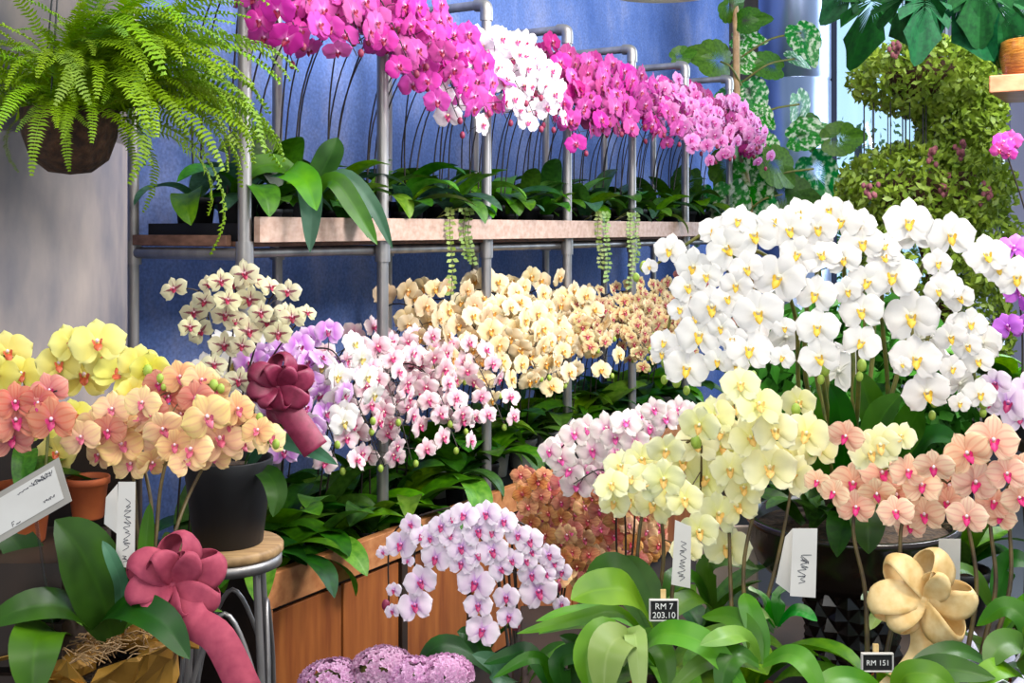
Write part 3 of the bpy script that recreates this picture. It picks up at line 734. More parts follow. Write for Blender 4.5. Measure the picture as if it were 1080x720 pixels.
add_pot(ro, P(93, 546, 2.06), .036, .027, .075, 'terracotta')
# peach orchid, front left, gold wrapped pot
fl = [(100,450,46),(128,470,50),(86,462,44),(118,432,40),(150,445,44),(172,452,44),(172,468,44),(202,475,50),(190,437,42),(218,440,56),(198,458,44),(232,464,56),(250,432,42),(262,450,40),(272,455,38),(284,462,42),(150,425,40),(168,405,36),(190,398,42),(212,402,44),(226,412,38),(225,482,40),(196,486,38),(105,480,36),(138,490,40),(160,488,36),(160,432,36),(242,448,40),(206,420,40),(178,420,40),(140,455,44),(184,470,40),(114,455,40),(255,470,36),(130,440,36)]
F = px_flowers(fl, lambda x, y: 2.05+.05*math.sin(x*.31+y*.17), .09, r, P(180, 500, 2.3), .4, .32)
paths = [pp([(158,640,2.0),(165,560,2.04),(172,500,2.08),(190,450,2.12),(225,430,2.1),(285,460,2.05)]), pp([(150,640,2.0),(145,560,2.04),(140,500,2.08),(125,455,2.12),(95,450,2.06)]),
         pp([(165,640,2.0),(185,560,2.04),(205,510,2.1),(235,460,2.1),(262,446,2.06)]), pp([(152,640,2.0),(160,540,2.06),(150,470,2.12),(170,415,2.12),(225,405,2.08)])]
pb = P(112, 790, 1.95); pb.z = .60
ro = orchid('peach-coloured orchid with large dark leaves in crumpled gold wrap, lower left', pb, 'peach', (.085, .065, .16, 'black_plastic'), None, split_nearest(paths, F), True, seed=8, stem='stem_brown', buds=2, kinds=['peach', 'peach', 'apricot', 'apricot', 'peach', 'orange_red'])
for pts, w, m_ in (([(118,672,1.93),(108,630,1.9),(85,580,1.88),(58,548,1.86)], 66, 'leaf_dark'), ([(100,662,1.93),(70,640,1.85),(30,640,1.8),(-20,660,1.78)], 40, 'leaf_dark'),
                   ([(70,668,1.92),(45,665,1.8),(36,690,1.74),(34,740,1.72)], 54, 'leaf_mid'), ([(100,662,1.92),(130,640,1.84),(170,655,1.8),(200,695,1.78)], 40, 'leaf_dark'),
                   ([(90,655,1.95),(60,625,1.92),(20,622,1.9),(-15,640,1.88)], 34, 'leaf_bright'), ([(125,665,1.95),(160,640,1.98),(195,635,2.0),(235,645,2.0)], 14, 'leaf_mid'),
                   ([(128,650,1.96),(150,600,2.0),(155,560,2.02),(158,530,2.03)], 16, 'leaf_mid'), ([(60,660,1.97),(40,610,1.96),(15,570,1.95),(-10,555,1.94)], 40, 'leaf_dark'), ([(110,655,1.95),(100,620,1.93),(92,600,1.9),(88,585,1.9)], 20, 'leaf_bright'),
                   ([(125,655,1.93),(128,620,1.9),(118,590,1.88),(108,570,1.88)], 16, 'leaf_blue')):
    hero_leaf(ro, pts, w, m_)
# crumpled gold wrap around the pot
b = MB(); rows = []; rg = random.Random(2)
for i, (rad, z) in enumerate(((.075, .60), (.09, .66), (.105, .72), (.118, .765), (.135, .79), (.15, .80))):
    rows.append([(pb.x+(rad+rg.gauss(0, .006+.002*i))*math.cos(a*2*math.pi/36), pb.y+(rad+rg.gauss(0, .006+.002*i))*math.sin(a*2*math.pi/36), z+rg.gauss(0, .004+.003*i)) for a in range(36)])
b.grid(rows, 0, closed=True); o = part('gold_wrap', b, M['gold_foil'], ro, False); m_ = o.modifiers.new('s', 'SOLIDIFY'); m_.thickness = .002
b = MB()
for q in range(9):
    a = rg.uniform(0, 6.28); b.ball((pb.x+.09*math.cos(a)*rg.uniform(.3, 1), pb.y+.09*math.sin(a)*rg.uniform(.3, 1), .775), rg.uniform(.02, .045), 7, 5, (1, 1, .5))
o = part('gold_tissue', b, M['gold_foil'], ro, False)
b = MB()
for q in range(160):
    a = rg.uniform(0, 6.28); d = .1*rg.random()**.5; c = V((pb.x+d*math.cos(a), pb.y+d*math.sin(a), .785+rg.uniform(0, .02))); e = V((rg.gauss(0, 1), rg.gauss(0, 1), rg.gauss(0, .4))).normalized()*.02
    b.tube([c-e, c+V((0, 0, .006)), c+e], .0012, 4)
o = part('dry_moss', b, M['wood_stool'], ro); o['kind'] = 'stuff'

# ------------------------------------------------------------------ bows
def bow(label, cen, size, mat, loops, tails, face=None):
    cen = V(cen); root = thing('ribbon_bow', label, 'bow', cen); f = (face or (CAM-cen)).normalized(); up = V((0, 0, 1)); side = up.cross(f).normalized()*1; up = f.cross(side)
    for ang, L, w, tilt in loops:
        tw = .1+.8*((ang*3.7) % 1)
        d = side*math.cos(ang)+up*math.sin(ang); pd = -side*math.sin(ang)+up*math.cos(ang); pts = []
        e2 = f*math.cos(tw)-pd*math.sin(tw); wd = pd*math.cos(tw)+f*math.sin(tw)
        for i in range(21):
            t = i/20*2*math.pi; x = (1-math.cos(t))/2; y = math.sin(t)*(.34+.26*x)
            pts.append(cen+d*(x*L*size*1.06)+e2*(y*.62*L*size)+f*(tilt*x*size*.6+.006))
        rows = []
        for i, p in enumerate(pts):
            x = (1-math.cos(i/20*2*math.pi))/2; ww = w*size*(.25+.62*math.sin(math.pi*min(1, x*.78))**.8)*(1-.12*x**4)
            rows.append([p+wd*(v*ww)-d*(.10*size*v*v*x) for v in (-1, -.66, -.33, 0, .33, .66, 1)])
        b = MB(); b.grid(rows); o = part('loop', b, M[mat], root); m = o.modifiers.new('s', 'SOLIDIFY'); m.thickness = .0012
    b = MB(); b.ball(tuple(cen+f*.12*size), .13*size, 10, 7); part('knot', b, M[mat], root)
    for pts, w in tails:
        w_ = crom([V(p) for p in pts], 5); rows = []
        for i, p in enumerate(w_):
            tg = (w_[min(i+1, len(w_)-1)]-w_[max(i-1, 0)]).normalized(); s_ = tg.cross(f).normalized()
            rows.append([p-s_*w, p, p+s_*w])
        b = MB(); b.grid(rows); o = part('tail', b, M[mat], root); m = o.modifiers.new('s', 'SOLIDIFY'); m.thickness = .0012
    return root
L6 = [(2.5, 1, .42, .1), (1.35, 1.05, .42, .0), (.35, 1.1, .42, .1), (3.3, .9, .38, .3), (-.5, 1, .4, .2), (-1.4, .7, .38, .5), (.9, .7, .36, .9), (2.0, .7, .36, .9), (-2.3, .75, .36, .6)]
bow('large rose-red ribbon bow on the peach orchid in front of the stool', P(182, 616, 1.88), .078, 'bow_red', L6,
    [([P(190,625,1.86), P(205,655,1.83), P(232,675,1.81), P(262,735,1.80)], .026), ([P(185,622,1.87), P(180,645,1.86), P(190,665,1.86)], .018)])
bow('wine-red ribbon bow hanging beside the cream striped orchid above the black pot', P(293, 408, 2.66), .075, 'bow_wine', L6,
    [([P(295,415,2.66), P(306,435,2.64), P(320,455,2.63), P(333,474,2.62)], .031), ([P(290,415,2.67), P(288,435,2.66), P(296,448,2.66)], .016)])
bow('cream and gold sheer ribbon bow in front of the diamond-patterned pedestal', P(975, 632, 1.80), .078, 'bow_cream',
    [(1.3, 1.0, .36, .1), (2.3, 1.0, .3, .1), (.1, .95, .36, .1), (3.3, 1.05, .42, .1), (-.9, .95, .36, .2), (-2.4, .85, .36, .3), (.9, .6, .3, .9)],
    [([P(968,642,1.80), P(972,680,1.79), P(960,705,1.78), P(935,730,1.77)], .017), ([P(982,642,1.80), P(996,670,1.79), P(1000,690,1.78), P(990,712,1.77)], .014)])

# ------------------------------------------------------------------ cards and tags
def text_mesh(s, size, mat, root, loc, rot, extrude=.0004, name='writing'):
    c = bpy.data.curves.new('t', 'FONT'); c.body = s; c.size = size; c.align_x = 'CENTER'; c.align_y = 'CENTER'; c.extrude = extrude
    t = bpy.data.objects.new('t', c); COL.objects.link(t); bpy.context.view_layer.update()
    me = bpy.data.meshes.new_from_object(t.evaluated_get(bpy.context.evaluated_depsgraph_get())); bpy.data.objects.remove(t)
    me.materials.clear(); me.materials.append(mat)
    o = ob(name, me, root, V(loc)-root.location); o.rotation_euler = rot; return o
def card(label, corners, mat, cat='tag', scribbles=(), name='paper_tag', border=None, group=None, parts=()):
    """corners TL,TR,BR,BL as world points; scribbles in unit coordinates"""
    tl, tr, br, bl = [V(c) for c in corners]; n = (tr-tl).cross(bl-tl).normalized()
    if n.dot(CAM-tl) < 0: n = -n
    cen = (tl+tr+br+bl)/4; root = thing(name, label, cat, cen, group)
    def uv(u, v): return tl.lerp(tr, u).lerp(bl.lerp(br, u), v)
    def slab(u0, u1, v0, v1, off, th, nm, mt):
        a = [uv(u0, v0), uv(u1, v0), uv(u1, v1), uv(u0, v1)]; b = MB()
        b.poly([p+n*(off+th) for p in a]); b.poly([p+n*off for p in reversed(a)])
        for i in range(4): b.poly([a[i]+n*off, a[(i+1) % 4]+n*off, a[(i+1) % 4]+n*(off+th), a[i]+n*(off+th)])
        return part(nm, b, mt, root, False)
    if border:
        slab(0, 1, 0, 1, 0, .001, 'card_backing', M[border]); slab(.07, .93, .12, .86, .0012, .0008, 'card_paper', M[mat]); off = .0022
    else: slab(0, 1, 0, 1, 0, .001, 'paper', M[mat]); off = .0012
    for k, pts in enumerate(scribbles):
        b = MB(); b.tube(crom([uv(*p)+n*off for p in pts], 4), .0005, 4); part('writing', b, M['ink'], root)
    return root
def scrib(u0, v0, u1, v1, n, amp, seed):
    r = random.Random(seed); q = lambda: r.gauss(0, .55/n)
    return [(u0+(u1-u0)*(i/n+q())+(amp if i % 2 else -amp)*(v1-v0 != 0)*r.uniform(.3, 1), v0+(v1-v0)*(i/n+q())+(amp if i % 2 else -amp)*(u1-u0 != 0)*r.uniform(.3, 1)*(abs(u1-u0) > abs(v1-v0))) for i in range(n+1)]
Yc = 1.82
card('white message card with grey border on a clear stick, left edge', (P(-28,535,Yc), P(62,482,Yc), P(76,528,Yc), P(-14,580,Yc)), 'card_white', 'card',
     [scrib(.48, .26, .62, .24, 7, .012, 1), scrib(.64, .2, .9, .2, 20, .035, 2), scrib(.66, .25, .88, .24, 16, .03, 5), scrib(.72, .7, .86, .7, 12, .03, 3), [(.34, .84), (.34, .76), (.345, .74), (.37, .74)], [(.34, .79), (.36, .79)], scrib(.38, .82, .43, .82, 6, .012, 4)], 'message_card', 'card_grey')
b = MB(); b.tube([P(38,548,Yc+.01), P(60,690,1.86)], .003, 8); solo('card_stick', b, M['cello'], 'thin clear plastic stick holding the white message card', 'stick')
r_ = lambda u: [(u, .3+.0*u)]
card('narrow white tag with vertical handwriting hanging behind the rose-red bow', (P(125,508,1.9), P(143,508,1.9), P(142,598,1.9), P(122,598,1.9)), 'card_white', 'tag', [scrib(.6, .22, .55, .80, 22, .22, 6), scrib(.5, .86, .5, .93, 6, .2, 7)], group='white paper tags')
card('short white tag folded behind the narrow handwritten tag', (P(112,524,1.92), P(124,510,1.92), P(124,563,1.92), P(110,552,1.92)), 'card_white', 'tag', group='white paper tags')
card('white tag hanging in front of the black bowl', (P(836,557,1.8), P(862,557,1.8), P(860,630,1.8), P(833,628,1.8)), 'card_white', 'tag', [scrib(.55, .35, .45, .8, 16, .25, 8), scrib(.4, .45, .7, .5, 8, .04, 9)], group='white paper tags')
card('second white tag tucked behind the tag before the black bowl', (P(828,566,1.83), P(836,557,1.83), P(834,626,1.83), P(818,614,1.83)), 'card_white', 'tag', group='white paper tags')
card('white tag with vertical handwriting below the pale yellow orchid', (P(712,548,1.92), P(729,555,1.92), P(728,620,1.92), P(708,616,1.92)), 'card_white', 'tag', [scrib(.55, .3, .5, .9, 18, .22, 10)], group='white paper tags')
card('white tag right of the cream bow beneath the coral orchids', (P(990,568,2.0), P(1013,568,2.0), P(1012,628,2.0), P(988,626,2.0)), 'card_white', 'tag', [scrib(.4, .3, .5, .75, 10, .2, 12)], group='white paper tags')

# chalkboard price signs
def sign(label, cx, cy, w, h, Y, lines, stake=40):
    c = P(cx, cy, Y); root = thing('price_sign', label, 'price sign', c, 'chalkboard price signs'); W, H = w/FPX*Y/2, h/FPX*Y/2
    b = MB(); b.box((c.x-W*.94, c.y-.002, c.z-H*.92), (c.x+W*.94, c.y+.003, c.z+H*.92)); part('slate', b, M['slate'], root, False)
    b = MB(); t = W*.10
    for lo, hi in (((c.x-W, c.z-H), (c.x+W, c.z-H+t)), ((c.x-W, c.z+H-t), (c.x+W, c.z+H)), ((c.x-W, c.z-H+t), (c.x-W+t, c.z+H-t)), ((c.x+W-t, c.z-H+t), (c.x+W, c.z+H-t))): b.box((lo[0], c.y-.004, lo[1]), (hi[0], c.y+.003, hi[1]))
    bevel(part('frame', b, M['card_white'], root, False), .001)
    for i, l in enumerate(lines): text_mesh(l, H*.78, M['chalk'], root, c+V((0, -.0042, H*(.38-.80*i) if len(lines) > 1 else 0)), (math.pi/2, 0, 0))
    b = MB()
    for sx in (-1, 1): b.box((c.x-.004, c.y+.004+(.003 if sx > 0 else 0), c.z+H*.7), (c.x+.004, c.y+.006+(.003 if sx > 0 else 0), c.z+H*1.75))
    part('wooden_clip', b, M['bow_cream'], root, False)
    b = MB(); b.tube([c+V((0, .008, H)), c+V((0, .01, -stake/FPX*Y))], .002, 6); part('stake', b, M['stem_dark'], root)
sign('small chalkboard price sign reading RM 203.10 among the green leaves', 700, 643, 31, 23, 1.78, ['RM 7', '203.10'])
sign('second small chalkboard price sign low in front of the pedestal', 925, 698, 34, 20, 1.75, ['RM 151'])

# ------------------------------------------------------------------ big bowl, pedestal and the white orchid
bc = V((xb(898, 2.30), 2.30, 0))
ped = MB(); nR, nC = 8, 26; rows = []
for i in range(nR):
    z = .602+.185*i/(nR-1); rad0 = .082+.012*abs(i/(nR-1)*2-1)
    rows.append([(bc.x+(rad0+(.013 if (i+j) % 2 == 0 else 0))*math.cos(2*math.pi*j/nC), bc.y+(rad0+(.013 if (i+j) % 2 == 0 else 0))*math.sin(2*math.pi*j/nC), z) for j in range(nC)])
for i in range(nR-1):
    for j in range(nC):
        k = (j+1) % nC; a, b_, c, d = rows[i][j], rows[i][k], rows[i+1][k], rows[i+1][j]
        if (i+j) % 2 == 0: ped.poly([a, b_, d]); ped.poly([b_, c, d])
        else: ped.poly([a, b_, c]); ped.poly([a, c, d])
ped.lathe([(0, .600), (.1, .600), (.1, .602), (.094, .604)], 32, (bc.x, bc.y, 0)); ped.lathe([(.094, .785), (.1, .787), (0, .788)], 32, (bc.x, bc.y, 0))
solo('pedestal', ped, M['black_glaze'], 'black pedestal with raised diamond pattern under the black bowl', 'pedestal', loc=(bc.x, bc.y, .6), smooth=False)
zb = .790
wr = thing('orchid_bowl', 'large white orchid arrangement arching over a wide glossy black bowl', 'orchid', V((bc.x, bc.y, zb)))
b = MB(); b.lathe([(0, 0), (.10, 0), (.16, .012), (.19, .04), (.2, .075), (.202, .112), (.208, .116), (.208, .128), (.196, .128), (.19, .11), (.15, .06)], 48, (bc.x, bc.y, zb)); pbw = part('bowl', b, M['black_glaze'], wr)
b = MB(); b.lathe([(.188, .105), (.1, .118), (0, .122)], 30, (bc.x, bc.y, zb)); part('bark_mix', b, M['bark'], wr)
cw = [(65,235,48),(120,190,90),(185,235,110),(275,185,125),(350,150,130),(445,135,115),(520,130,110),(585,110,110),(640,170,120),(765,115,135),(880,150,130),(980,205,120),(1060,265,120),
 (330,240,100),(415,265,145),(530,205,115),(655,275,110),(725,260,140),(590,215,100),(515,310,115),(235,345,130),(360,360,140),(275,320,90),(640,355,120),(775,370,150),(200,420,130),(335,460,130),(520,400,120),(640,440,105),(785,485,140),
 (165,510,125),(250,490,80),(525,480,115),(815,575,130),(845,225,80),(870,285,90),(905,320,80),(935,390,90),(880,425,90),(955,490,85),(885,510,75),(960,580,90),(925,450,80),(150,350,80),(105,440,80),(100,470,70),(170,290,100),(220,260,90),
 (430,400,65),(425,480,70),(300,285,90),(465,200,100),(700,180,90),(240,140,90),(400,110,90),(305,110,90),(470,90,90),(550,80,90),(635,120,90),(260,400,80),(300,500,70),(290,430,80),(1010,240,90),(700,210,90),(850,300,80),(600,300,80),(450,250,80),(140,480,70),(190,370,80),(905,605,60),(750,500,50)]
def white_Y(px, py):
    dx = (px-885)/230.0; dy = (py-400)/230.0; q = max(0, 1-dx*dx*.8-(dy*dy*.35 if dy < 0 else 0)); return 2.32-.34*math.sqrt(q)
fl = [(660+a/2.571, 190+b_/2.571, w/2.571) for a, b_, w in cw]
wc = V((bc.x, bc.y+.05, 1.15)); F = px_flowers(fl, white_Y, .1, r, wc, .38, .15, .05, 1.04)
# the back half of the dome, seen from other sides
for q in range(14):
    a = math.radians(20+140*rnd.random()); rd = rnd.uniform(.25, .4); p = V((bc.x+rd*math.cos(a), bc.y+.06+rd*.7*math.sin(a), rnd.uniform(1.15, 1.5)))
    F.append((p, (p-wc).normalized()+jit(r, .2), .1))
bs = lambda x: (x, 522, 2.30)
W_ = lambda x, y: (x, y, white_Y(x, y)+.05)
wp = [[bs(880), (845,430,2.27), (838,330,2.2), W_(800,265), W_(740,300), W_(722,385)], [bs(885), (850,400,2.27), (850,300,2.2), W_(815,240), W_(770,232), W_(720,260), W_(690,280)],
      [bs(890), (868,400,2.25), (865,300,2.15), W_(862,280), W_(863,340), W_(864,375)], [bs(895), (905,420,2.2), (905,330,2.12), W_(908,290), W_(912,330), W_(910,372)],
      [bs(900), (935,440,2.2), (930,330,2.12), W_(935,292), W_(958,330), W_(965,375), W_(976,412)], [bs(905), (945,400,2.3), (965,300,2.3), W_(990,270), W_(1015,340), W_(1032,415)],
      [bs(900), (920,380,2.35), (925,270,2.3), W_(960,232), W_(1005,245), W_(1040,268), W_(1080,300)], [bs(895), (900,380,2.35), (890,280,2.3), W_(900,225), W_(870,240), W_(835,275), W_(795,330), W_(790,370)],
      [bs(888), (870,380,2.35), (860,260,2.3), W_(870,225), W_(910,245), W_(945,290)], [bs(884), (860,390,2.33), (840,280,2.28), W_(790,235), W_(745,270), W_(712,320), W_(700,375)],
      [bs(902), (960,420,2.28), (985,330,2.28), W_(1000,300), W_(1022,360), W_(1005,390)]]
for path, g in split_nearest([pp(p) for p in wp], F):
    b = spike_mb(path, g, .0052, .0028); part('flower_spike', b, M['stem_green'], wr)
    for pos, f, s in g: add_flower(wr, 'white', pos, f, s, True, r)
    for q in range(2):
        tg = (path[-1]-path[-3]).normalized(); o = ob('bud', BUD['green'], wr, path[-1]+tg*(.02+.022*q)+jit(r, .006)-wr.location); o.scale = (.022-.005*q,)*3
for pts, w, m_ in (([(870,520,2.28),(860,470,2.2),(855,440,2.16),(862,415,2.14)], 34, 'leaf_mid'), ([(900,520,2.28),(920,470,2.2),(930,440,2.15),(950,415,2.12)], 40, 'leaf_mid'), ([(890,520,2.28),(890,470,2.2),(885,430,2.15),(875,405,2.13)], 30, 'leaf_dark'),
                   ([(915,520,2.28),(945,475,2.18),(965,440,2.15),(972,420,2.12)], 36, 'leaf_mid'), ([(925,520,2.3),(960,480,2.25),(985,460,2.2),(1010,465,2.15)], 32, 'leaf_dark'), ([(880,520,2.26),(850,500,2.15),(830,500,2.1),(812,510,2.08)], 30, 'leaf_dark'),
                   ([(905,522,2.2),(912,522,2.05),(915,550,2.0),(916,584,1.99)], 40, 'leaf_dark'), ([(872,520,2.33),(845,470,2.3),(838,430,2.28),(828,400,2.26)], 34, 'leaf_mid'), ([(910,520,2.33),(925,460,2.32),(915,420,2.3),(905,390,2.3)], 34, 'leaf_mid')):
    hero_leaf(wr, pts, w, m_)
for q in range(18): add_leaf(wr, V((bc.x+rnd.uniform(-.12, .12), bc.y+rnd.uniform(-.06, .12), zb+.118)), rnd.uniform(0, 6.28), rnd.uniform(.12, .26), ['leaf_dark', 'leaf_mid'][q % 2], rnd, -.2)

# ------------------------------------------------------------------ pale yellow orchids (two plants)
fy = [(752,440,50),(800,428,54),(781,406,44),(818,455,50),(842,425,40),(850,458,54),(862,472,48),(735,468,50),(762,472,50),(792,462,48),(720,488,50),(700,505,46),(745,505,46),(680,508,46),(662,528,46),(645,512,40),(655,492,40),(812,495,60),(836,500,50),(785,515,44),(690,532,46),(722,527,42),(757,542,50),(737,560,46),(767,577,52),(724,580,36),(778,535,46),(702,474,42),(677,484,42),(738,448,46),(800,445,46),(830,480,44),(770,495,44),(648,530,36),(792,486,46),(760,455,44),(775,430,44),(735,520,40),(705,520,40),(665,505,40),(690,490,40)]
F = px_flowers(fy, lambda x, y: 2.0+.06*math.sin(x*.37+y*.23), .09, r, P(745, 540, 2.3), .4, .3)
pa = P(700, 700, 2.02); pa.z = .60
A = [f for f in F if f[0].x < P(742, 0, 2).x]; B = [f for f in F if f[0].x >= P(742, 0, 2).x]
orchid('pale yellow orchid with many blooms left of the black bowl, left plant', pa, 'pale_yellow', (.06, .048, .11, 'terracotta'), (6, .2, .3, ['leaf_bright', 'leaf_mid'], -1.8, 2.2),
       split_nearest([pp([(672,660,2.02),(672,590,2.04),(680,530,2.06),(700,485,2.06),(735,460,2.02)]), pp([(690,660,2.02),(700,580,2.04),(690,520,2.05),(665,505,2.04),(640,520,2.0)]), pp([(706,660,2.02),(712,600,2.05),(725,560,2.06),(738,520,2.05),(740,470,2.02)])], A), True, 'pale yellow orchids', 21, 'stem_brown', 1)
pa = P(790, 700, 1.98); pa.z = .60
orchid('pale yellow orchid with many blooms left of the black bowl, right plant', pa, 'pale_yellow', (.055, .045, .10, 'terracotta'), (5, .18, .28, ['leaf_bright', 'leaf_mid'], -1.4, 2.2),
       split_nearest([pp([(772,660,1.98),(770,600,2.02),(768,540,2.05),(760,470,2.06),(780,415,2.03)]), pp([(786,660,1.98),(785,590,2.02),(800,520,2.05),(812,460,2.05),(845,430,2.02)]), pp([(800,665,1.98),(820,590,2.02),(832,530,2.05),(838,495,2.05),(865,470,2.0)])], B), True, 'pale yellow orchids', 22, 'stem_brown', 1)
# ------------------------------------------------------------------ coral orchids at right (two plants)
fc = [(892,460,40),(862,508,30),(900,510,50),(930,500,50),(946,522,50),(957,497,40),(902,535,42),(945,540,40),(975,543,44),(972,512,44),(1000,512,52),(1028,508,52),(1020,478,52),(1047,465,56),(1062,500,44),(1078,495,40),(1020,545,44),(1048,530,40),(1075,525,40),(985,492,44),(1055,545,34),(925,520,40),(880,520,34),(1000,530,40),(960,555,34)]
fp = [(918,478,46),(928,470,48),(950,460,34)]
F = px_flowers(fc, lambda x, y: 1.88+.04*math.sin(x*.31+y*.27), .08, r, P(970, 540, 2.2), .35, .3, .15)
A = [f for f in F if f[0].x < P(968, 0, 1.88).x]; B = [f for f in F if f[0].x >= P(968, 0, 1.88).x]
pa = P(930, 740, 1.86); pa.z = .60
ra = orchid('coral peach orchid with pink lips in front of the black bowl, left plant', pa, 'coral', (.05, .042, .09, 'terracotta'), (5, .16, .24, ['leaf_bright', 'leaf_mid'], -1.8, 2.4),
       split_nearest([pp([(915,690,1.86),(912,620,1.88),(900,560,1.9),(905,500,1.92),(890,460,1.9)]), pp([(935,690,1.86),(948,620,1.88),(950,560,1.9),(958,520,1.92),(935,490,1.9)])], A), True, 'coral orchids', 31, 'stem_brown', 1)
for pos, f, s in px_flowers(fp, 1.86, .08, r): add_flower(ra, 'pale_yellow', pos, f, s, True, r)
pa = P(1030, 740, 1.86); pa.z = .60
orchid('coral peach orchid with pink lips at the right edge, right plant', pa, 'coral', (.05, .042, .09, 'terracotta'), (5, .16, .24, ['leaf_bright', 'leaf_mid'], -1.6, 2.4),
       split_nearest([pp([(1020,690,1.86),(1030,620,1.88),(1022,560,1.9),(1010,520,1.92),(985,500,1.9)]), pp([(1035,690,1.86),(1050,620,1.88),(1045,560,1.9),(1040,500,1.92),(1048,465,1.9)]), pp([(1045,690,1.86),(1065,620,1.88),(1065,560,1.9),(1060,520,1.9),(1078,500,1.88)])], B), True, 'coral orchids', 32, 'stem_brown', 1)
# ------------------------------------------------------------------ pale pink orchid
fk = [(590,472,36),(606,458,36),(640,452,40),(660,446,38),(625,475,38),(592,484,34),(650,478,38),(608,512,38),(633,500,38),(655,494,38),(690,432,30),(702,442,34),(716,432,32),(730,438,30),(686,452,32),(670,466,34),(600,496,36),(640,516,34),(665,480,34),(620,452,34),(580,476,30),(675,440,30),(620,494,34),(648,462,34)]
F = px_flowers(fk, lambda x, y: 2.72+.06*math.sin(x*.3+y*.2), .08, r, P(650, 520, 3), .35, .25)
pa = P(660, 600, 2.84); pa.z = .34
orchid('pale pink orchid with magenta centres between copper and yellow orchids', pa, 'pale_pink', (.06, .05, .12, 'black_plastic'), (4, .2, .3, ['leaf_mid'], -1.5, 2),
       split_nearest([pp([(655,640,2.85),(650,570,2.85),(650,500,2.8),(640,455,2.78),(600,465,2.74),(585,485,2.72)]), pp([(660,640,2.85),(668,570,2.85),(672,500,2.8),(680,450,2.78),(720,435,2.74)]), pp([(657,640,2.85),(660,570,2.85),(655,520,2.8),(635,495,2.76),(605,510,2.72)])], F), False, None, 41)
# ------------------------------------------------------------------ copper orchids: three plants
rc = random.Random(77)
def inside(x, y):
    return (548+max(0, (y-505))*.15) < x < 700-(abs(y-560)*.25 if y > 560 else 0) and y > 500+max(0, (x-600))*.20 and y < 612-max(0, (x-660))*1.0-max(0, 590-x)*.9
fl = []
while len(fl) < 200:
    x, y = rc.uniform(545, 702), rc.uniform(498, 612)
    if inside(x, y) and all((x-a)**2+(y-b_)**2 > 42 for a, b_, _ in fl): fl.append((x, y, rc.uniform(20, 27)))
    elif rc.random() < .0002: break
F = px_flowers(fl, lambda x, y: 2.98+.1*math.sin(x*.23+y*.31), .05, rc, P(620, 600, 3.3), .3, .3)
for i, (bx, lab) in enumerate(((590, 'left'), (630, 'middle'), (672, 'right'))):
    lo = [0, 608, 650][i]; hi = [608, 650, 2000][i]
    G = [f for f in F if lo <= f[0].x/f[0].y*FPX+540 < hi]
    pa = P(bx, 640, 2.98); pa.z = .34; c = bx
    orchid('small-flowered copper orange orchid behind the lilac orchid, %s plant' % lab, pa, 'copper', (.05, .04, .10, 'terracotta' if i == 1 else 'black_plastic'), (4, .16, .24, ['leaf_mid', 'leaf_bright'], -1.5, 2),
           split_nearest([pp([(c,660,3.0),(c-4,600,3.02),(c-12,550,3.02),(c-20,510,3.0)]), pp([(c,660,3.0),(c+4,600,3.02),(c+4,550,3.02),(c,515,3.0)]), pp([(c,660,3.0),(c+8,610,3.02),(c+18,570,3.02),(c+14,530,3.0)])], G), False, 'copper orange orchids', 50+i, kinds=['copper', 'copper', 'orange_red', 'peach'])
# ------------------------------------------------------------------ lilac orchid in the middle
cl = [(415,185,115),(490,155,95),(540,230,115),(560,120,100),(485,315,120),(465,400,125),(690,135,120),(630,195,110),(740,205,120),(680,320,140),(690,400,105),(705,490,125),(790,370,95),(800,440,95),(630,250,100),(640,80,110),(720,75,110),(780,100,100),(830,150,90),(870,170,110),(880,290,100),(905,350,140),(940,220,90),(985,280,80),(810,240,90),(860,240,90),(985,395,65),(930,290,80),(350,210,50),(390,345,60),(385,420,60),(770,270,90),(960,250,80),(590,150,90),(690,220,100),(740,140,90),(450,110,80),(880,210,80),(520,160,80),(440,240,50),(600,90,80)]
fl = [(300+a/3.375, 520+b_/3.375, w/3.375) for a, b_, w in cl]
lY = lambda px, py: 2.46-.22*math.sqrt(max(0, 1-((px-505)/115)**2*.8))
pa = V((xb(530, 2.40), 2.40, .30)); lc = V((pa.x, 2.44, .78))
F = px_flowers(fl, lY, .085, r, lc, .45, .14, .05, 1.04)
G_ = lambda x, y: (x, y, lY(x, y)+.04)
lp = [[(538,705,2.38),(530,640,2.42),(515,580,2.4),G_(480,545),G_(440,570),G_(440,640)], [(542,705,2.38),(535,640,2.4),(525,570,2.36),G_(505,545),G_(505,600),G_(508,665)],
      [(545,705,2.38),(545,640,2.42),(545,580,2.4),G_(560,560),G_(580,600),G_(594,640)], [(546,705,2.38),(540,640,2.38),(535,590,2.3),G_(535,575),G_(538,620),G_(538,650)],
      [(540,705,2.4),(530,640,2.46),(520,570,2.46),G_(500,535),G_(440,545),G_(412,570),G_(410,640)], [(546,705,2.4),(545,640,2.46),(540,570,2.46),G_(545,550),G_(570,570),G_(590,610)]]
rl = orchid('pale lilac orchid with magenta lips, domed, beside the teak planter', pa, 'lilac', (.065, .05, .13, 'black_plastic'), None, split_nearest([pp(p) for p in lp], F), True, None, 61, buds=1, bud='rose')
for pts, w, m_ in (([(540,718,2.38),(520,700,2.3),(495,672,2.26),(482,666,2.25)], 22, 'leaf_dark'), ([(545,718,2.36),(530,715,2.22),(520,700,2.2),(498,690,2.18)], 26, 'leaf_blue'), ([(535,718,2.4),(500,690,2.38),(465,680,2.36),(440,700,2.34)], 24, 'leaf_dark'), ([(548,718,2.35),(575,690,2.25),(600,690,2.2),(625,710,2.18)], 24, 'leaf_mid')):
    hero_leaf(rl, pts, w, m_)
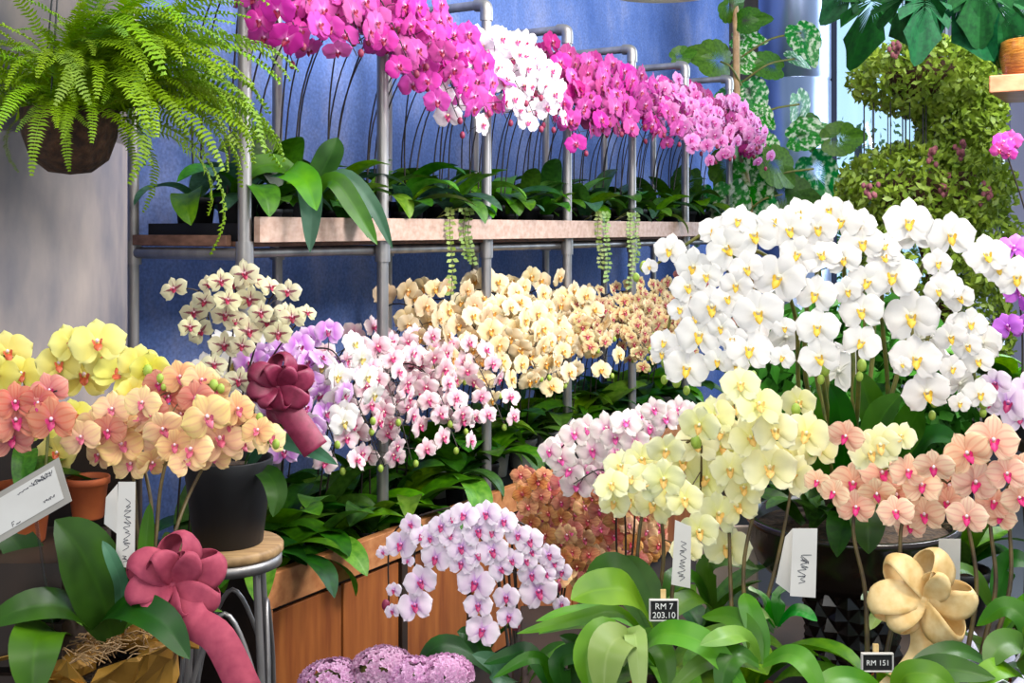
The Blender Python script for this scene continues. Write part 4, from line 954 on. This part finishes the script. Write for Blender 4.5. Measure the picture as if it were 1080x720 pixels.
# ------------------------------------------------------------------ mauve clustered flowers at the bottom
mm = mat_petal('petal_mauve', 'ae6a98', 'c686b4', 'e0b4d4', None, None, .1); 
def mauve(label, cx, cy, Y, heads, seed):
    r = random.Random(seed); c = P(cx, cy, Y); c.z = .30; root = thing('flowering_plant', label, 'flowering plant', c, 'mauve clustered flowers'); add_pot(root, c, .07, .055, .13, 'black_plastic')
    for hx, hy, rp in heads:
        hc = P(hx, hy, Y); R_ = rp/FPX*Y; b = MB()
        for q in range(300):
            d = V((r.gauss(0, 1), r.gauss(0, 1), abs(r.gauss(0, 1))*.9)).normalized(); p = hc+V((d.x*R_, d.y*R_, d.z*R_*.62)); u = d.orthogonal().normalized(); w = d.cross(u); a0 = r.uniform(0, 1)
            for k in range(5):
                a = a0+k*1.2566; e = u*math.cos(a)+w*math.sin(a); g = d.cross(e); s = .0085*r.uniform(.8, 1.2)
                b.poly([p, p+e*s*.6+g*s*.45+d*s*.35, p+e*s*1.05+d*s*.55, p+e*s*.6-g*s*.45+d*s*.35], 0, [(0, .5, 1, 1), (.6, 0, 1, 1), (1, .5, 1, 1), (.6, 1, 1, 1)])
        part('flower_head', b, mm, root); b = MB(); b.tube([c+V((0, 0, .12)), hc+V((0, 0, -R_*.1))], .004, 6); b.ball(tuple(hc), R_*.8, 10, 8, (1, 1, .5)); part('stem', b, M['stem_green'], root)
    for q in range(7): add_leaf(root, c+V((0, 0, .12)), r.uniform(0, 6.28), r.uniform(.12, .18), 'leaf_mid', r)
mauve('mauve clustered-flower plant in front of the teak planter, left one', 375, 730, 2.18, [(352, 722, 36), (404, 706, 32), (392, 738, 34)], 3)
mauve('mauve clustered-flower plant below the lilac orchid, right one', 455, 735, 2.15, [(436, 716, 30), (470, 712, 28), (452, 738, 36)], 4)

# ------------------------------------------------------------------ big foreground foliage plants, bottom middle and right
def foliage(label, base, pot, leaves, group='leafy flowerless plants on the right table', extra=0, mats=('leaf_bright', 'leaf_mid'), seed=0, name='leafy_plant'):
    r = random.Random(seed); base = V(base); root = thing(name, label, 'plant', base, group); add_pot(root, base, *pot)
    for pts, w, m_ in leaves: hero_leaf(root, pts, w, m_)
    for q in range(extra): add_leaf(root, base+V((0, 0, pot[2]*.9)), r.uniform(0, 6.28), r.uniform(.16, .26), mats[q % len(mats)], r, r.uniform(-.3, .1))
    return root
def tb_(px, Y, z=.60): v = P(px, 0, Y); v.z = z; return v
foliage('broad bright green leafed plant left of the chalkboard sign', tb_(655, 1.95), (.06, .05, .10, 'black_plastic'), [
    ([(690,668,1.95),(665,625,1.85),(630,622,1.82),(602,632,1.8)], 46, 'leaf_bright'), ([(680,668,1.95),(650,645,1.9),(600,655,1.86),(545,668,1.84)], 17, 'leaf_bright'),
    ([(690,665,1.97),(660,615,2.0),(640,600,2.02),(615,625,2.04)], 40, 'leaf_mid'), ([(680,665,1.95),(640,645,1.95),(600,645,1.93),(565,655,1.92)], 14, 'leaf_bright'), ([(690,662,1.97),(680,620,2.0),(660,600,2.02),(645,610,2.05)], 36, 'leaf_mid')], seed=1)
foliage('pale and bright wide-leafed plant at bottom centre', tb_(665, 1.72), (.05, .04, .08, 'black_plastic'), [
    ([(672,690,1.7),(655,672,1.66),(640,690,1.62),(636,740,1.6)], 44, 'leaf_pale'), ([(665,690,1.7),(640,665,1.68),(620,690,1.66),(622,730,1.64)], 34, 'leaf_bright'), ([(672,690,1.7),(700,668,1.64),(745,680,1.6),(790,730,1.58)], 32, 'leaf_bright'), ([(668,690,1.72),(680,672,1.7),(700,690,1.66),(706,735,1.64)], 26, 'leaf_mid'),
    ([(655,700,1.7),(668,668,1.68),(672,690,1.64),(676,745,1.62)], 24, 'leaf_pale')], seed=2)
foliage('dark strap-leafed plant behind the bottom centre foliage', tb_(575, 2.0, .30), (.06, .05, .12, 'black_plastic'), [
    ([(600,740,2.0),(590,700,1.98),(610,690,1.96),(640,705,1.95)], 26, 'leaf_mid'), ([(590,740,2.0),(575,700,1.98),(555,695,1.96),(520,715,1.95)], 16, 'leaf_mid'), ([(595,740,2.02),(610,700,2.02),(608,680,2.0),(590,670,2.0)], 22, 'leaf_dark'), ([(590,740,2.02),(560,690,2.05),(540,690,2.06),(510,700,2.06)], 20, 'leaf_dark')], None, 4, ('leaf_dark', 'leaf_mid'), 3)
foliage('glossy green plant at the bottom right of the chalkboard sign', tb_(790, 1.66), (.05, .04, .07, 'terracotta'), [
    ([(800,700,1.66),(785,672,1.64),(765,672,1.6),(738,680,1.58)], 26, 'leaf_bright'), ([(800,700,1.66),(790,668,1.7),(770,650,1.74),(740,650,1.78)], 26, 'leaf_mid'), ([(805,700,1.64),(830,690,1.6),(850,700,1.57),(872,740,1.55)], 26, 'leaf_bright'), ([(800,705,1.66),(775,695,1.62),(740,700,1.6),(700,735,1.58)], 22, 'leaf_mid'), ([(805,700,1.66),(800,670,1.7),(790,640,1.74),(785,625,1.78)], 24, 'leaf_mid'), ([(800,700,1.62),(780,690,1.6),(765,705,1.58),(760,735,1.57)], 26, 'leaf_mid')], seed=4)
foliage('broad green leafed plant at bottom below the cream bow', tb_(935, 1.62), (.05, .04, .06, 'terracotta'), [
    ([(940,740,1.62),(910,718,1.6),(880,716,1.58),(850,735,1.56)], 26, 'leaf_bright'), ([(945,735,1.62),(965,715,1.6),(1000,706,1.58),(1050,715,1.56)], 36, 'leaf_mid'), ([(945,735,1.6),(955,712,1.58),(985,712,1.56),(1010,730,1.55)], 30, 'leaf_bright'), ([(945,740,1.64),(975,700,1.68),(1010,686,1.7),(1045,700,1.72)], 24, 'leaf_dark')], seed=5)
foliage('rounded green leafed plant in the bottom right corner', tb_(1075, 1.64), (.05, .04, .08, 'black_plastic'), [
    ([(1085,710,1.64),(1075,680,1.62),(1055,682,1.6),(1040,705,1.58)], 34, 'leaf_mid'), ([(1085,710,1.62),(1080,680,1.58),(1095,675,1.56),(1120,690,1.55)], 34, 'leaf_bright'), ([(1080,715,1.62),(1060,705,1.58),(1040,712,1.57),(1020,735,1.56)], 26, 'leaf_bright'), ([(1085,700,1.66),(1085,660,1.68),(1060,640,1.7),(1030,660,1.72)], 26, 'leaf_mid')], seed=6)
foliage('green leafy plant under the pale yellow orchids', tb_(745, 2.2), (.06, .05, .11, 'black_plastic'), [([(750,640,2.2),(730,610,2.15),(710,612,2.1),(690,640,2.08)], 26, 'leaf_mid'), ([(752,640,2.2),(745,600,2.18),(765,588,2.16),(800,600,2.14)], 24, 'leaf_mid'), ([(752,645,2.18),(735,630,2.1),(712,640,2.05),(690,660,2.02)], 26, 'leaf_bright')], extra=6, mats=('leaf_dark', 'leaf_mid'), seed=7)
foliage('small variegated plant beside the diamond-patterned pedestal, left', tb_(815, 2.0), (.035, .028, .07, 'terracotta'), [([(818,660,2.0),(806,635,1.98),(798,625,1.95),(790,622,1.92)], 18, 'leaf_vari'), ([(820,660,2.0),(822,630,1.98),(830,620,1.95),(842,618,1.92)], 18, 'leaf_vari'), ([(820,660,2.0),(835,645,1.96),(848,645,1.94),(862,655,1.92)], 16, 'leaf_vari'), ([(818,662,1.98),(808,648,1.94),(800,650,1.92),(792,665,1.9)], 18, 'leaf_pale')], 'small variegated plants', seed=8)
foliage('small variegated plant beside the diamond-patterned pedestal, right', tb_(940, 2.1), (.035, .028, .07, 'terracotta'), [([(935,655,2.1),(930,635,2.06),(920,630,2.03),(908,632,2.0)], 18, 'leaf_vari'), ([(938,655,2.1),(932,645,2.05),(925,650,2.02),(918,664,2.0)], 16, 'leaf_pale'), ([(940,655,2.1),(945,635,2.08),(955,625,2.05),(965,628,2.02)], 16, 'leaf_vari')], 'small variegated plants', seed=9)
foliage('leafy plant in small orange pot at right edge beside the table', tb_(1045, 2.1), (.05, .04, .09, 'terracotta'), [([(1045,640,2.1),(1030,610,2.08),(1015,600,2.05),(1000,605,2.02)], 20, 'leaf_mid'), ([(1048,640,2.1),(1060,600,2.1),(1070,590,2.08),(1090,595,2.06)], 26, 'leaf_dark')], extra=4, seed=10)
foliage('dark leafy plant standing low between planter and right table', tb_(620, 2.62, .0), (.09, .07, .2, 'black_plastic'), [], None, 8, ('leaf_dark', 'leaf_mid'), 11)
M['tulle'] = mat_plain('tulle', 'b9b6cf', 'd8d8e6', 12, .5)
rc0 = V((xb(1032, 2.05), 2.05, .60)); b = MB(); rows = []
for rad, z, am in ((.04, 0, .0), (.05, .05, .003), (.062, .09, .008), (.085, .115, .014), (.105, .118, .02)):
    rows.append([(rc0.x+rad*math.cos(a*2*math.pi/72), rc0.y+rad*math.sin(a*2*math.pi/72), rc0.z+z+am*math.sin(a*2*math.pi/72*11)+am*.5*math.sin(a*.9)) for a in range(72)])
b.grid(rows, 0, closed=True); o = solo('ruffled_pot_cover', b, M['tulle'], 'pale lavender ruffled gauze pot cover right of the cream bow', 'pot cover', loc=rc0); m_ = o.modifiers.new('s', 'SOLIDIFY'); m_.thickness = .0015
b = MB(); b.box((xb(735, 2.45), 2.45, .60), (xb(800, 2.45), 2.46, .86)); bevel(solo('display_board', b, M['stone_pale'], 'pale board standing behind the stems left of the black bowl', 'board', loc=(xb(770, 2.45), 2.45, .6), smooth=False))

# ------------------------------------------------------------------ hanging fern
fc_ = P(74, 122, 2.22); fr = thing('hanging_fern', 'lush bright green fern in a dark coir basket hanging before the stone column', 'fern', fc_)
b = MB(); b.lathe([(0, -.115), (.04, -.11), (.072, -.085), (.088, -.04), (.092, .01), (.086, .012), (.08, -.02), (0, -.01)], 28, tuple(fc_)); part('basket', b, M['coir'], fr)
for k in range(3):
    a = k*2.09+.5; b = MB(); b.tube([fc_+V((.088*math.cos(a), .088*math.sin(a), .01)), fc_+V((0, 0, .62))], .0018, 5); part('hanging_wire', b, M['wire'], fr)
def frond_mb(seed):
    r = random.Random(seed); e0 = r.uniform(.35, 1.25); dr = r.uniform(1.1, 2.4); p = V((0, 0, 0)); path = [p.copy()]; yaw = r.uniform(-.4, .4); n = 46
    for i in range(n):
        t = (i+.5)/n; e = e0-dr*t**1.1; p = p+V((math.cos(e)*math.cos(yaw*t), math.cos(e)*math.sin(yaw*t), math.sin(e)))/n; path.append(p.copy())
    b = MB(); b.tube(path[::3], [.004*(1-.8*i/15) for i in range(len(path[::3]))], 4, cap=False)
    for i in range(2, n+1):
        t = i/n; c = path[i]; tg = (path[i]-path[i-1]).normalized(); sd = tg.cross(V((0, 0, 1))).normalized(); up = sd.cross(tg)
        L = .066*math.sin(math.pi*(.12+.86*t)**.8)**.6*r.uniform(.8, 1.15)+.004; w = .0085
        for s in (-1, 1):
            d = (sd*s+tg*.2+up*r.uniform(-.1, .45)).normalized(); q = tg*w
            b.poly([c-q*.5, c+d*L*.5-q*.9+up*.004, c+d*L+q*.2-up*.01, c+d*L*.5+q*.9+up*.004, c+q*.7], 0, [(t, .5, 0, 1)]*5)
    return b
FMB = [frond_mb(i) for i in range(14)]; FR = [m.mesh('frond', M['fern']) for m in FMB]; rf = random.Random(21)
inner = MB()
for i in range(230):
    az = rf.uniform(-math.pi, math.pi)
    if i % 5 < 2: az = rf.gauss(-.45, .75)
    L = rf.uniform(.24, .42); tilt = rf.uniform(-.75, .3)
    if math.cos(az) < 0 and math.sin(az) > 0: L *= .75
    if math.cos(az) > .5: L = rf.uniform(.32, .50)
    if math.sin(az) < -.8: L *= .85
    lc = V((.06*math.cos(az)*rf.random(), .06*math.sin(az)*rf.random(), rf.uniform(-.02, .03))); rx = rf.gauss(0, .35)
    if i % 3 == 2: tilt -= .35; L *= .85
    if i < 99:
        o = ob('frond', FR[i % 14], fr); o.location = lc; o.rotation_euler = (rx, tilt, az); o.scale = (L, L, L)
    else:
        T = Matrix.Translation(fc_+lc) @ (Matrix.Rotation(az, 4, 'Z') @ Matrix.Rotation(tilt, 4, 'Y') @ Matrix.Rotation(rx, 4, 'X')) @ Matrix.Scale(L*.92, 4)
        m_ = FMB[i % 14]; q0 = len(inner.v); inner.v += [tuple(T @ V(p)) for p in m_.v]; inner.c += m_.c; inner.m += m_.m; inner.f += [tuple(q0+k for k in f) for f in m_.f]
part('fern_foliage', inner, M['fern'], fr)['kind'] = 'stuff'

# ------------------------------------------------------------------ vine-covered hanging planter
vc = V((xb(975, 4.3), 4.3, 0)); zz = lambda py: EYE-(py-VPY)/FPX*4.3; wx = lambda px: (px-540)/FPX*4.3
vp = thing('vine_planter', 'tall hanging planter tower overgrown with small green vine leaves, right of window', 'hanging planter', V((vc.x, vc.y, zz(150))))
rv = random.Random(9)
for i in range(8):
    a = i*math.pi/4+.2; b = MB(); x, y = vc.x+.02+.10*math.cos(a), vc.y+.10*math.sin(a); b.tube([(x, y, zz(170)), (x, y, 3.2)], .0028, 5); part('wire', b, M['wire'], vp)
def blob(cx, cz, rx, rz, n, ry=None, hollow=.55):
    out = []
    for _ in range(n):
        d = V((rv.gauss(0, 1), rv.gauss(0, 1), rv.gauss(0, 1))).normalized()*rv.uniform(hollow, 1)**.5; out.append(V((cx+d.x*rx, vc.y+d.y*(ry or rx), cz+d.z*rz)))
    return out
pts = blob(wx(975), zz(82), .285, .155, 3000)+blob(wx(1012), zz(125), .17, .24, 3200)+blob(wx(975), zz(200), .33, .19, 4200)+blob(wx(985), zz(260), .33, .22, 2200)+blob(wx(1020), zz(350), .17, .42, 2600)+blob(wx(1022), zz(130), .13, .2, 1000)
part('vine_foliage', leafy_mesh('vine', pts, .036, None, 4), M['leaf_vine'], vp)
for px, py, s in ((975, 82, .15), (975, 205, .2)):
    b = MB(); b.lathe([(0, -s*.55), (s*.7, -s*.5), (s, 0), (s*.9, s*.4), (0, s*.42)], 20, (wx(px), vc.y, zz(py))); part('planter_bowl', b, M['coir'], vp)
for k in range(12):
    a = k*.52; b = MB(); b.tube([(wx(948)+.13*math.cos(a), vc.y+.13*math.sin(a), zz(110)), (wx(948)+.13*math.cos(a), vc.y+.13*math.sin(a), zz(165))], .0022, 4); part('hanging_vine', b, M['wire'], vp)
b = MB(); b.tube([(wx(1010), vc.y, 0), (wx(1012), vc.y, zz(380))], .05, 10); b.tube([(wx(1012), vc.y, zz(390)), (wx(975), vc.y, zz(240))], .04, 8); part('trunk_core', b, M['coir'], vp)
for px, py in ((952, 62), (925, 64), (955, 168), (983, 165), (967, 200), (1006, 208), (893, 202)):
    b = MB()
    for q in range(10): b.ball((wx(px)+rv.gauss(0, .012), vc.y-.285+rv.gauss(0, .01)+.06*(py < 100), zz(py)+rv.gauss(0, .018)), .009, 6, 4, (1, 1, 1.3))
    part('dried_flower', b, M['pinkish'], vp)

# ------------------------------------------------------------------ heart/split leaves: climbing variegated plant, big monstera
def split_leaf(seed, cuts=5):
    r = random.Random(seed); b = MB(); n = 48; rim = []
    for i in range(n+1):
        a = -math.pi+2*math.pi*i/n; rad = .5*(1+.25*math.cos(a))*(1-.35*math.exp(-((abs(a)-math.pi)/.35)**2))
        ph = abs(a)*cuts/2.2
        if .45 < abs(a) < 2.4 and (ph % 1) > (.8 if cuts < 5 else .74): rad *= (.94 if cuts < 5 else .5)
        rad *= 1+.35*math.exp(-(a/.28)**2); x = rad*math.cos(a)*1.15; y = rad*math.sin(a)*.95; rim.append(V((x, y, -.35*x*x+.12*abs(y)-.5*y*y*.4)))
    for i in range(n):
        m0, m1 = rim[i]*.5, rim[i+1]*.5; c = V((rim[i].x*.2, 0, 0)); c1 = V((rim[i+1].x*.2, 0, 0))
        cc = lambda p: (abs(p.x), .5+p.y, 0, 1)
        b.poly([c, m0, m1], 0, [cc(c), cc(m0), cc(m1)]) if i % 1 == 0 else None
        b.poly([m0, rim[i], rim[i+1], m1], 0, [cc(m0), cc(rim[i]), cc(rim[i+1]), cc(m1)])
    return b
VL = [split_leaf(i, 4).mesh('leaf', M['leaf_vari']) for i in range(3)]; VG = [split_leaf(i, 4).mesh('leaf', M['leaf_mid']) for i in range(2)]; MO = [split_leaf(i, 5).mesh('leaf', M['leaf_mon']) for i in range(3)]
def place_leaf(root, me, px, py, Y, wpx, ang, tilt, r):
    p = P(px, py, Y); o = ob('leaf', me, root, p-root.location); s = wpx/FPX*Y
    f = ((CAM-p).normalized()+V((math.sin(tilt)*.8, 0, math.cos(tilt)*.25))+jit(r, .25)).normalized()
    z = f; x = V((math.cos(ang), 0, math.sin(ang))); x = (x-z*x.dot(z)).normalized(); y = z.cross(x); o.rotation_euler = Matrix((x, y, z)).transposed().to_euler(); o.scale = (s, s, s); return p
Yv = 6.2; base = P(790, 0, Yv); base.z = 0; cv = thing('climbing_plant', 'variegated white and green climbing plant before the steel column', 'climbing plant', base); rv2 = random.Random(4)
add_pot(cv, base, .16, .12, .3, 'black_plastic')
b = MB(); b.tube(crom([base+V((0, 0, .25)), P(792, 250, Yv), P(778, 120, Yv), P(776, 20, Yv), P(770, -20, Yv)], 6), .02, 8); part('stem', b, M['wood_stool'], cv)
for px, py, w, a, k in ((845,35,34,-1.2,'v'),(815,70,32,3.0,'g'),(838,62,26,.3,'v'),(790,95,36,-1.3,'v'),(800,118,22,-.8,'v'),(843,110,36,-1.0,'v'),(852,132,28,-1.2,'g'),(843,143,36,0,'v'),(795,145,34,-1.4,'v'),(858,178,46,-1.0,'v'),(788,185,44,-1.2,'v'),(770,170,40,-1.8,'g'),(815,172,40,-.5,'g'),(760,65,40,3,'g'),(782,65,26,0,'v'),(780,40,26,-.3,'v'),(785,22,26,0,'g'),(770,100,30,-2,'v'),(768,210,50,-1.4,'v'),(790,215,46,-.8,'v'),(825,205,44,-.2,'g'),(880,147,34,.1,'g'),(745,215,44,-2.2,'v'),(725,190,36,-2.0,'g'),(845,200,34,-1.6,'g'),(770,5,34,-.5,'g'),(715,60,20,.3,'g'),(805,150,24,-.7,'v'),(775,140,36,-1.6,'g')):
    place_leaf(cv, (VL if k == 'v' else VG)[rv2.randrange(2)], px, py, Yv+rv2.uniform(-.15, .15), w*1.15, a, rv2.uniform(-1, 1), rv2)
b = MB()
for px, py in ((845,35),(838,62),(843,110),(858,178),(825,205),(768,210),(760,65)):
    b.tube(crom([P(782, py+25, Yv), P((782+px)/2, py+6, Yv-.05), P(px, py, Yv)], 4), .006, 5)
part('leaf_stalks', b, M['stem_green'], cv)
Ym = 3.6; base = P(985, -60, Ym); mo = thing('monstera', 'dark green split-leaf monstera hanging in from the top right', 'monstera', base)
b = MB(); b.lathe([(0, 0), (.09, 0), (.13, .2), (.12, .2), (0, .17)], 20, tuple(base+V((0, 0, .03)))); part('pot', b, M['black_plastic'], mo)
for px, py, w, a in ((920,8,72,-1.5),(895,0,40,-2.2),(950,10,60,-1.2),(975,12,60,-1.7),(1012,5,70,-1.0),(1050,5,80,-1.3),(1080,15,60,-.9),(1035,-5,60,-1.6),(965,-10,60,-1.4)):
    p = place_leaf(mo, MO[rv2.randrange(3)], px, py-12, Ym+rv2.uniform(-.1, .1), w*1.15, a, rv2.uniform(-.5, .5), rv2)
    b = MB(); b.tube(crom([base+V((0, 0, .2)), (base+p)/2+V((0, 0, .18)), p], 5), .005, 5); part('leaf_stalk', b, M['stem_green'], mo)

# ------------------------------------------------------------------ right shelf with woven basket, purple orchids
A_ = P(1043, 98, 3.6); b = MB(); T = Matrix.Translation(A_) @ Matrix.Rotation(-.55, 4, 'Z')
b.box((0, 0, 0), (.9, .35, .055), T); bevel(solo('wall_shelf', b, M['shelf_orange'], 'orange-brown wooden shelf at the upper right edge carrying the woven basket', 'shelf', loc=A_, smooth=False))
bk0 = T @ V((.11, .12, .055)); bk = thing('woven_basket', 'amber woven basket wrapped in clear plastic on the right shelf', 'basket', bk0)
b = MB(); b.lathe([(0, 0), (.075, .0), (.088, .02), (.098, .07), (.092, .115), (.082, .12), (.08, .115), (.085, .06), (0, .02)], 28, tuple(bk0)); part('basket_body', b, M['amber'], bk)
b = MB(); b.lathe([(.1, 0), (.108, .07), (.098, .125), (.04, .135)], 9, tuple(bk0)); part('clear_wrap', b, M['cello'], bk, False)
def right_orchid(label, kind, base, fl, Y, seed, grp=None):
    r = random.Random(seed); F = px_flowers(fl, Y, .09, r, None, 0, .2); bx = (base.x/base.y)*FPX+540
    zt = VPY-(base.z+.08-EYE)*FPX/base.y
    path = crom([base+V((0, 0, .08)), P(bx, (zt+fl[0][1])/2, base.y), P(fl[0][0], fl[0][1], Y+.03), P(fl[-1][0], fl[-1][1], Y+.03)], 6)
    orchid(label, base, kind, (.05, .04, .09, 'black_plastic'), (4, .14, .2, ['leaf_mid', 'leaf_bright'], -1.5, 2.5), [(path, F)], True, grp, seed)
def onT(px, Y, z=.95): v = P(px, 0, Y); v.z = z; return v
right_orchid('bright violet orchid at the right edge beside the white arrangement', 'violet', onT(1078, 3.0), [(1070,262,40),(1075,285,38),(1076,306,38),(1063,344,32),(1080,345,32),(1090,320,32)], 2.9, 71)
right_orchid('magenta orchid above right of the vine-covered planter', 'magenta', onT(1095, 3.4), [(1058,150,24),(1066,148,24),(1054,158,20),(1064,162,18)], 3.3, 72)
right_orchid('pink-lilac orchid with dark centre at right edge above coral orchids', 'lilac', V((xb(1080, 2.3), 2.3, .60)), [(1050,404,34),(1063,425,50),(1076,440,40),(1085,410,40),(1044,425,26)], 2.1, 73)
foliage('green bushy plant under the vine planter at the right', onT(1060, 3.1), (.07, .055, .12, 'black_plastic'), [], None, 9, ('leaf_bright', 'leaf_mid'), 12)
foliage('dense green potted plant behind the white orchid bowl', V((xb(1010, 2.62), 2.62, .60)), (.07, .055, .12, 'black_plastic'), [], None, 12, ('leaf_dark', 'leaf_mid'), 13)
sb = V((xb(900, 3.35), 3.35, 0)); sh = thing('green_shrub', 'dark green bushy shrub in a pot seen between the white orchid stems', 'shrub', sb); add_pot(sh, sb, .16, .12, .3, 'black_plastic')
b = MB(); b.tube([sb+V((0, 0, .25)), sb+V((.03, 0, .6)), sb+V((0, 0, 1.0))], [.02, .016, .01], 8); part('trunk', b, M['stem_brown'], sh)
rs = random.Random(31); pts = []
for _ in range(2600):
    d = V((rs.gauss(0, 1), rs.gauss(0, 1), rs.gauss(0, 1))).normalized()*rs.uniform(.3, 1)**.4; pts.append(sb+V((d.x*.36, d.y*.26, .98+d.z*.33)))
part('shrub_foliage', leafy_mesh('shrub', pts, .07, None, 6), M['leaf_mid'], sh)
# pendant lamp whose lower rim shows at the top edge
lc_ = V((xb(702, 3.0), 3.0, EYE+238/FPX*3.16)); pd = thing('pendant_lamp', 'pale yellow pendant lamp rim at the top edge above the blue wall', 'lamp', lc_)
b = MB(); b.lathe([(.165, 0), (.16, .03), (.12, .10), (.04, .15), (.015, .19)], 36, tuple(lc_)); o = part('lamp_shade', b, M['card_white'], pd); m_ = o.modifiers.new('s', 'SOLIDIFY'); m_.thickness = .004
b = MB(); b.tube([lc_+V((0, 0, .18)), lc_+V((0, 0, .9))], .004, 6); part('cord', b, M['wire'], pd)
b = MB(); b.ball(tuple(lc_+V((0, 0, .06))), .04, 14, 10); part('bulb', b, M['lamp_glow'], pd)
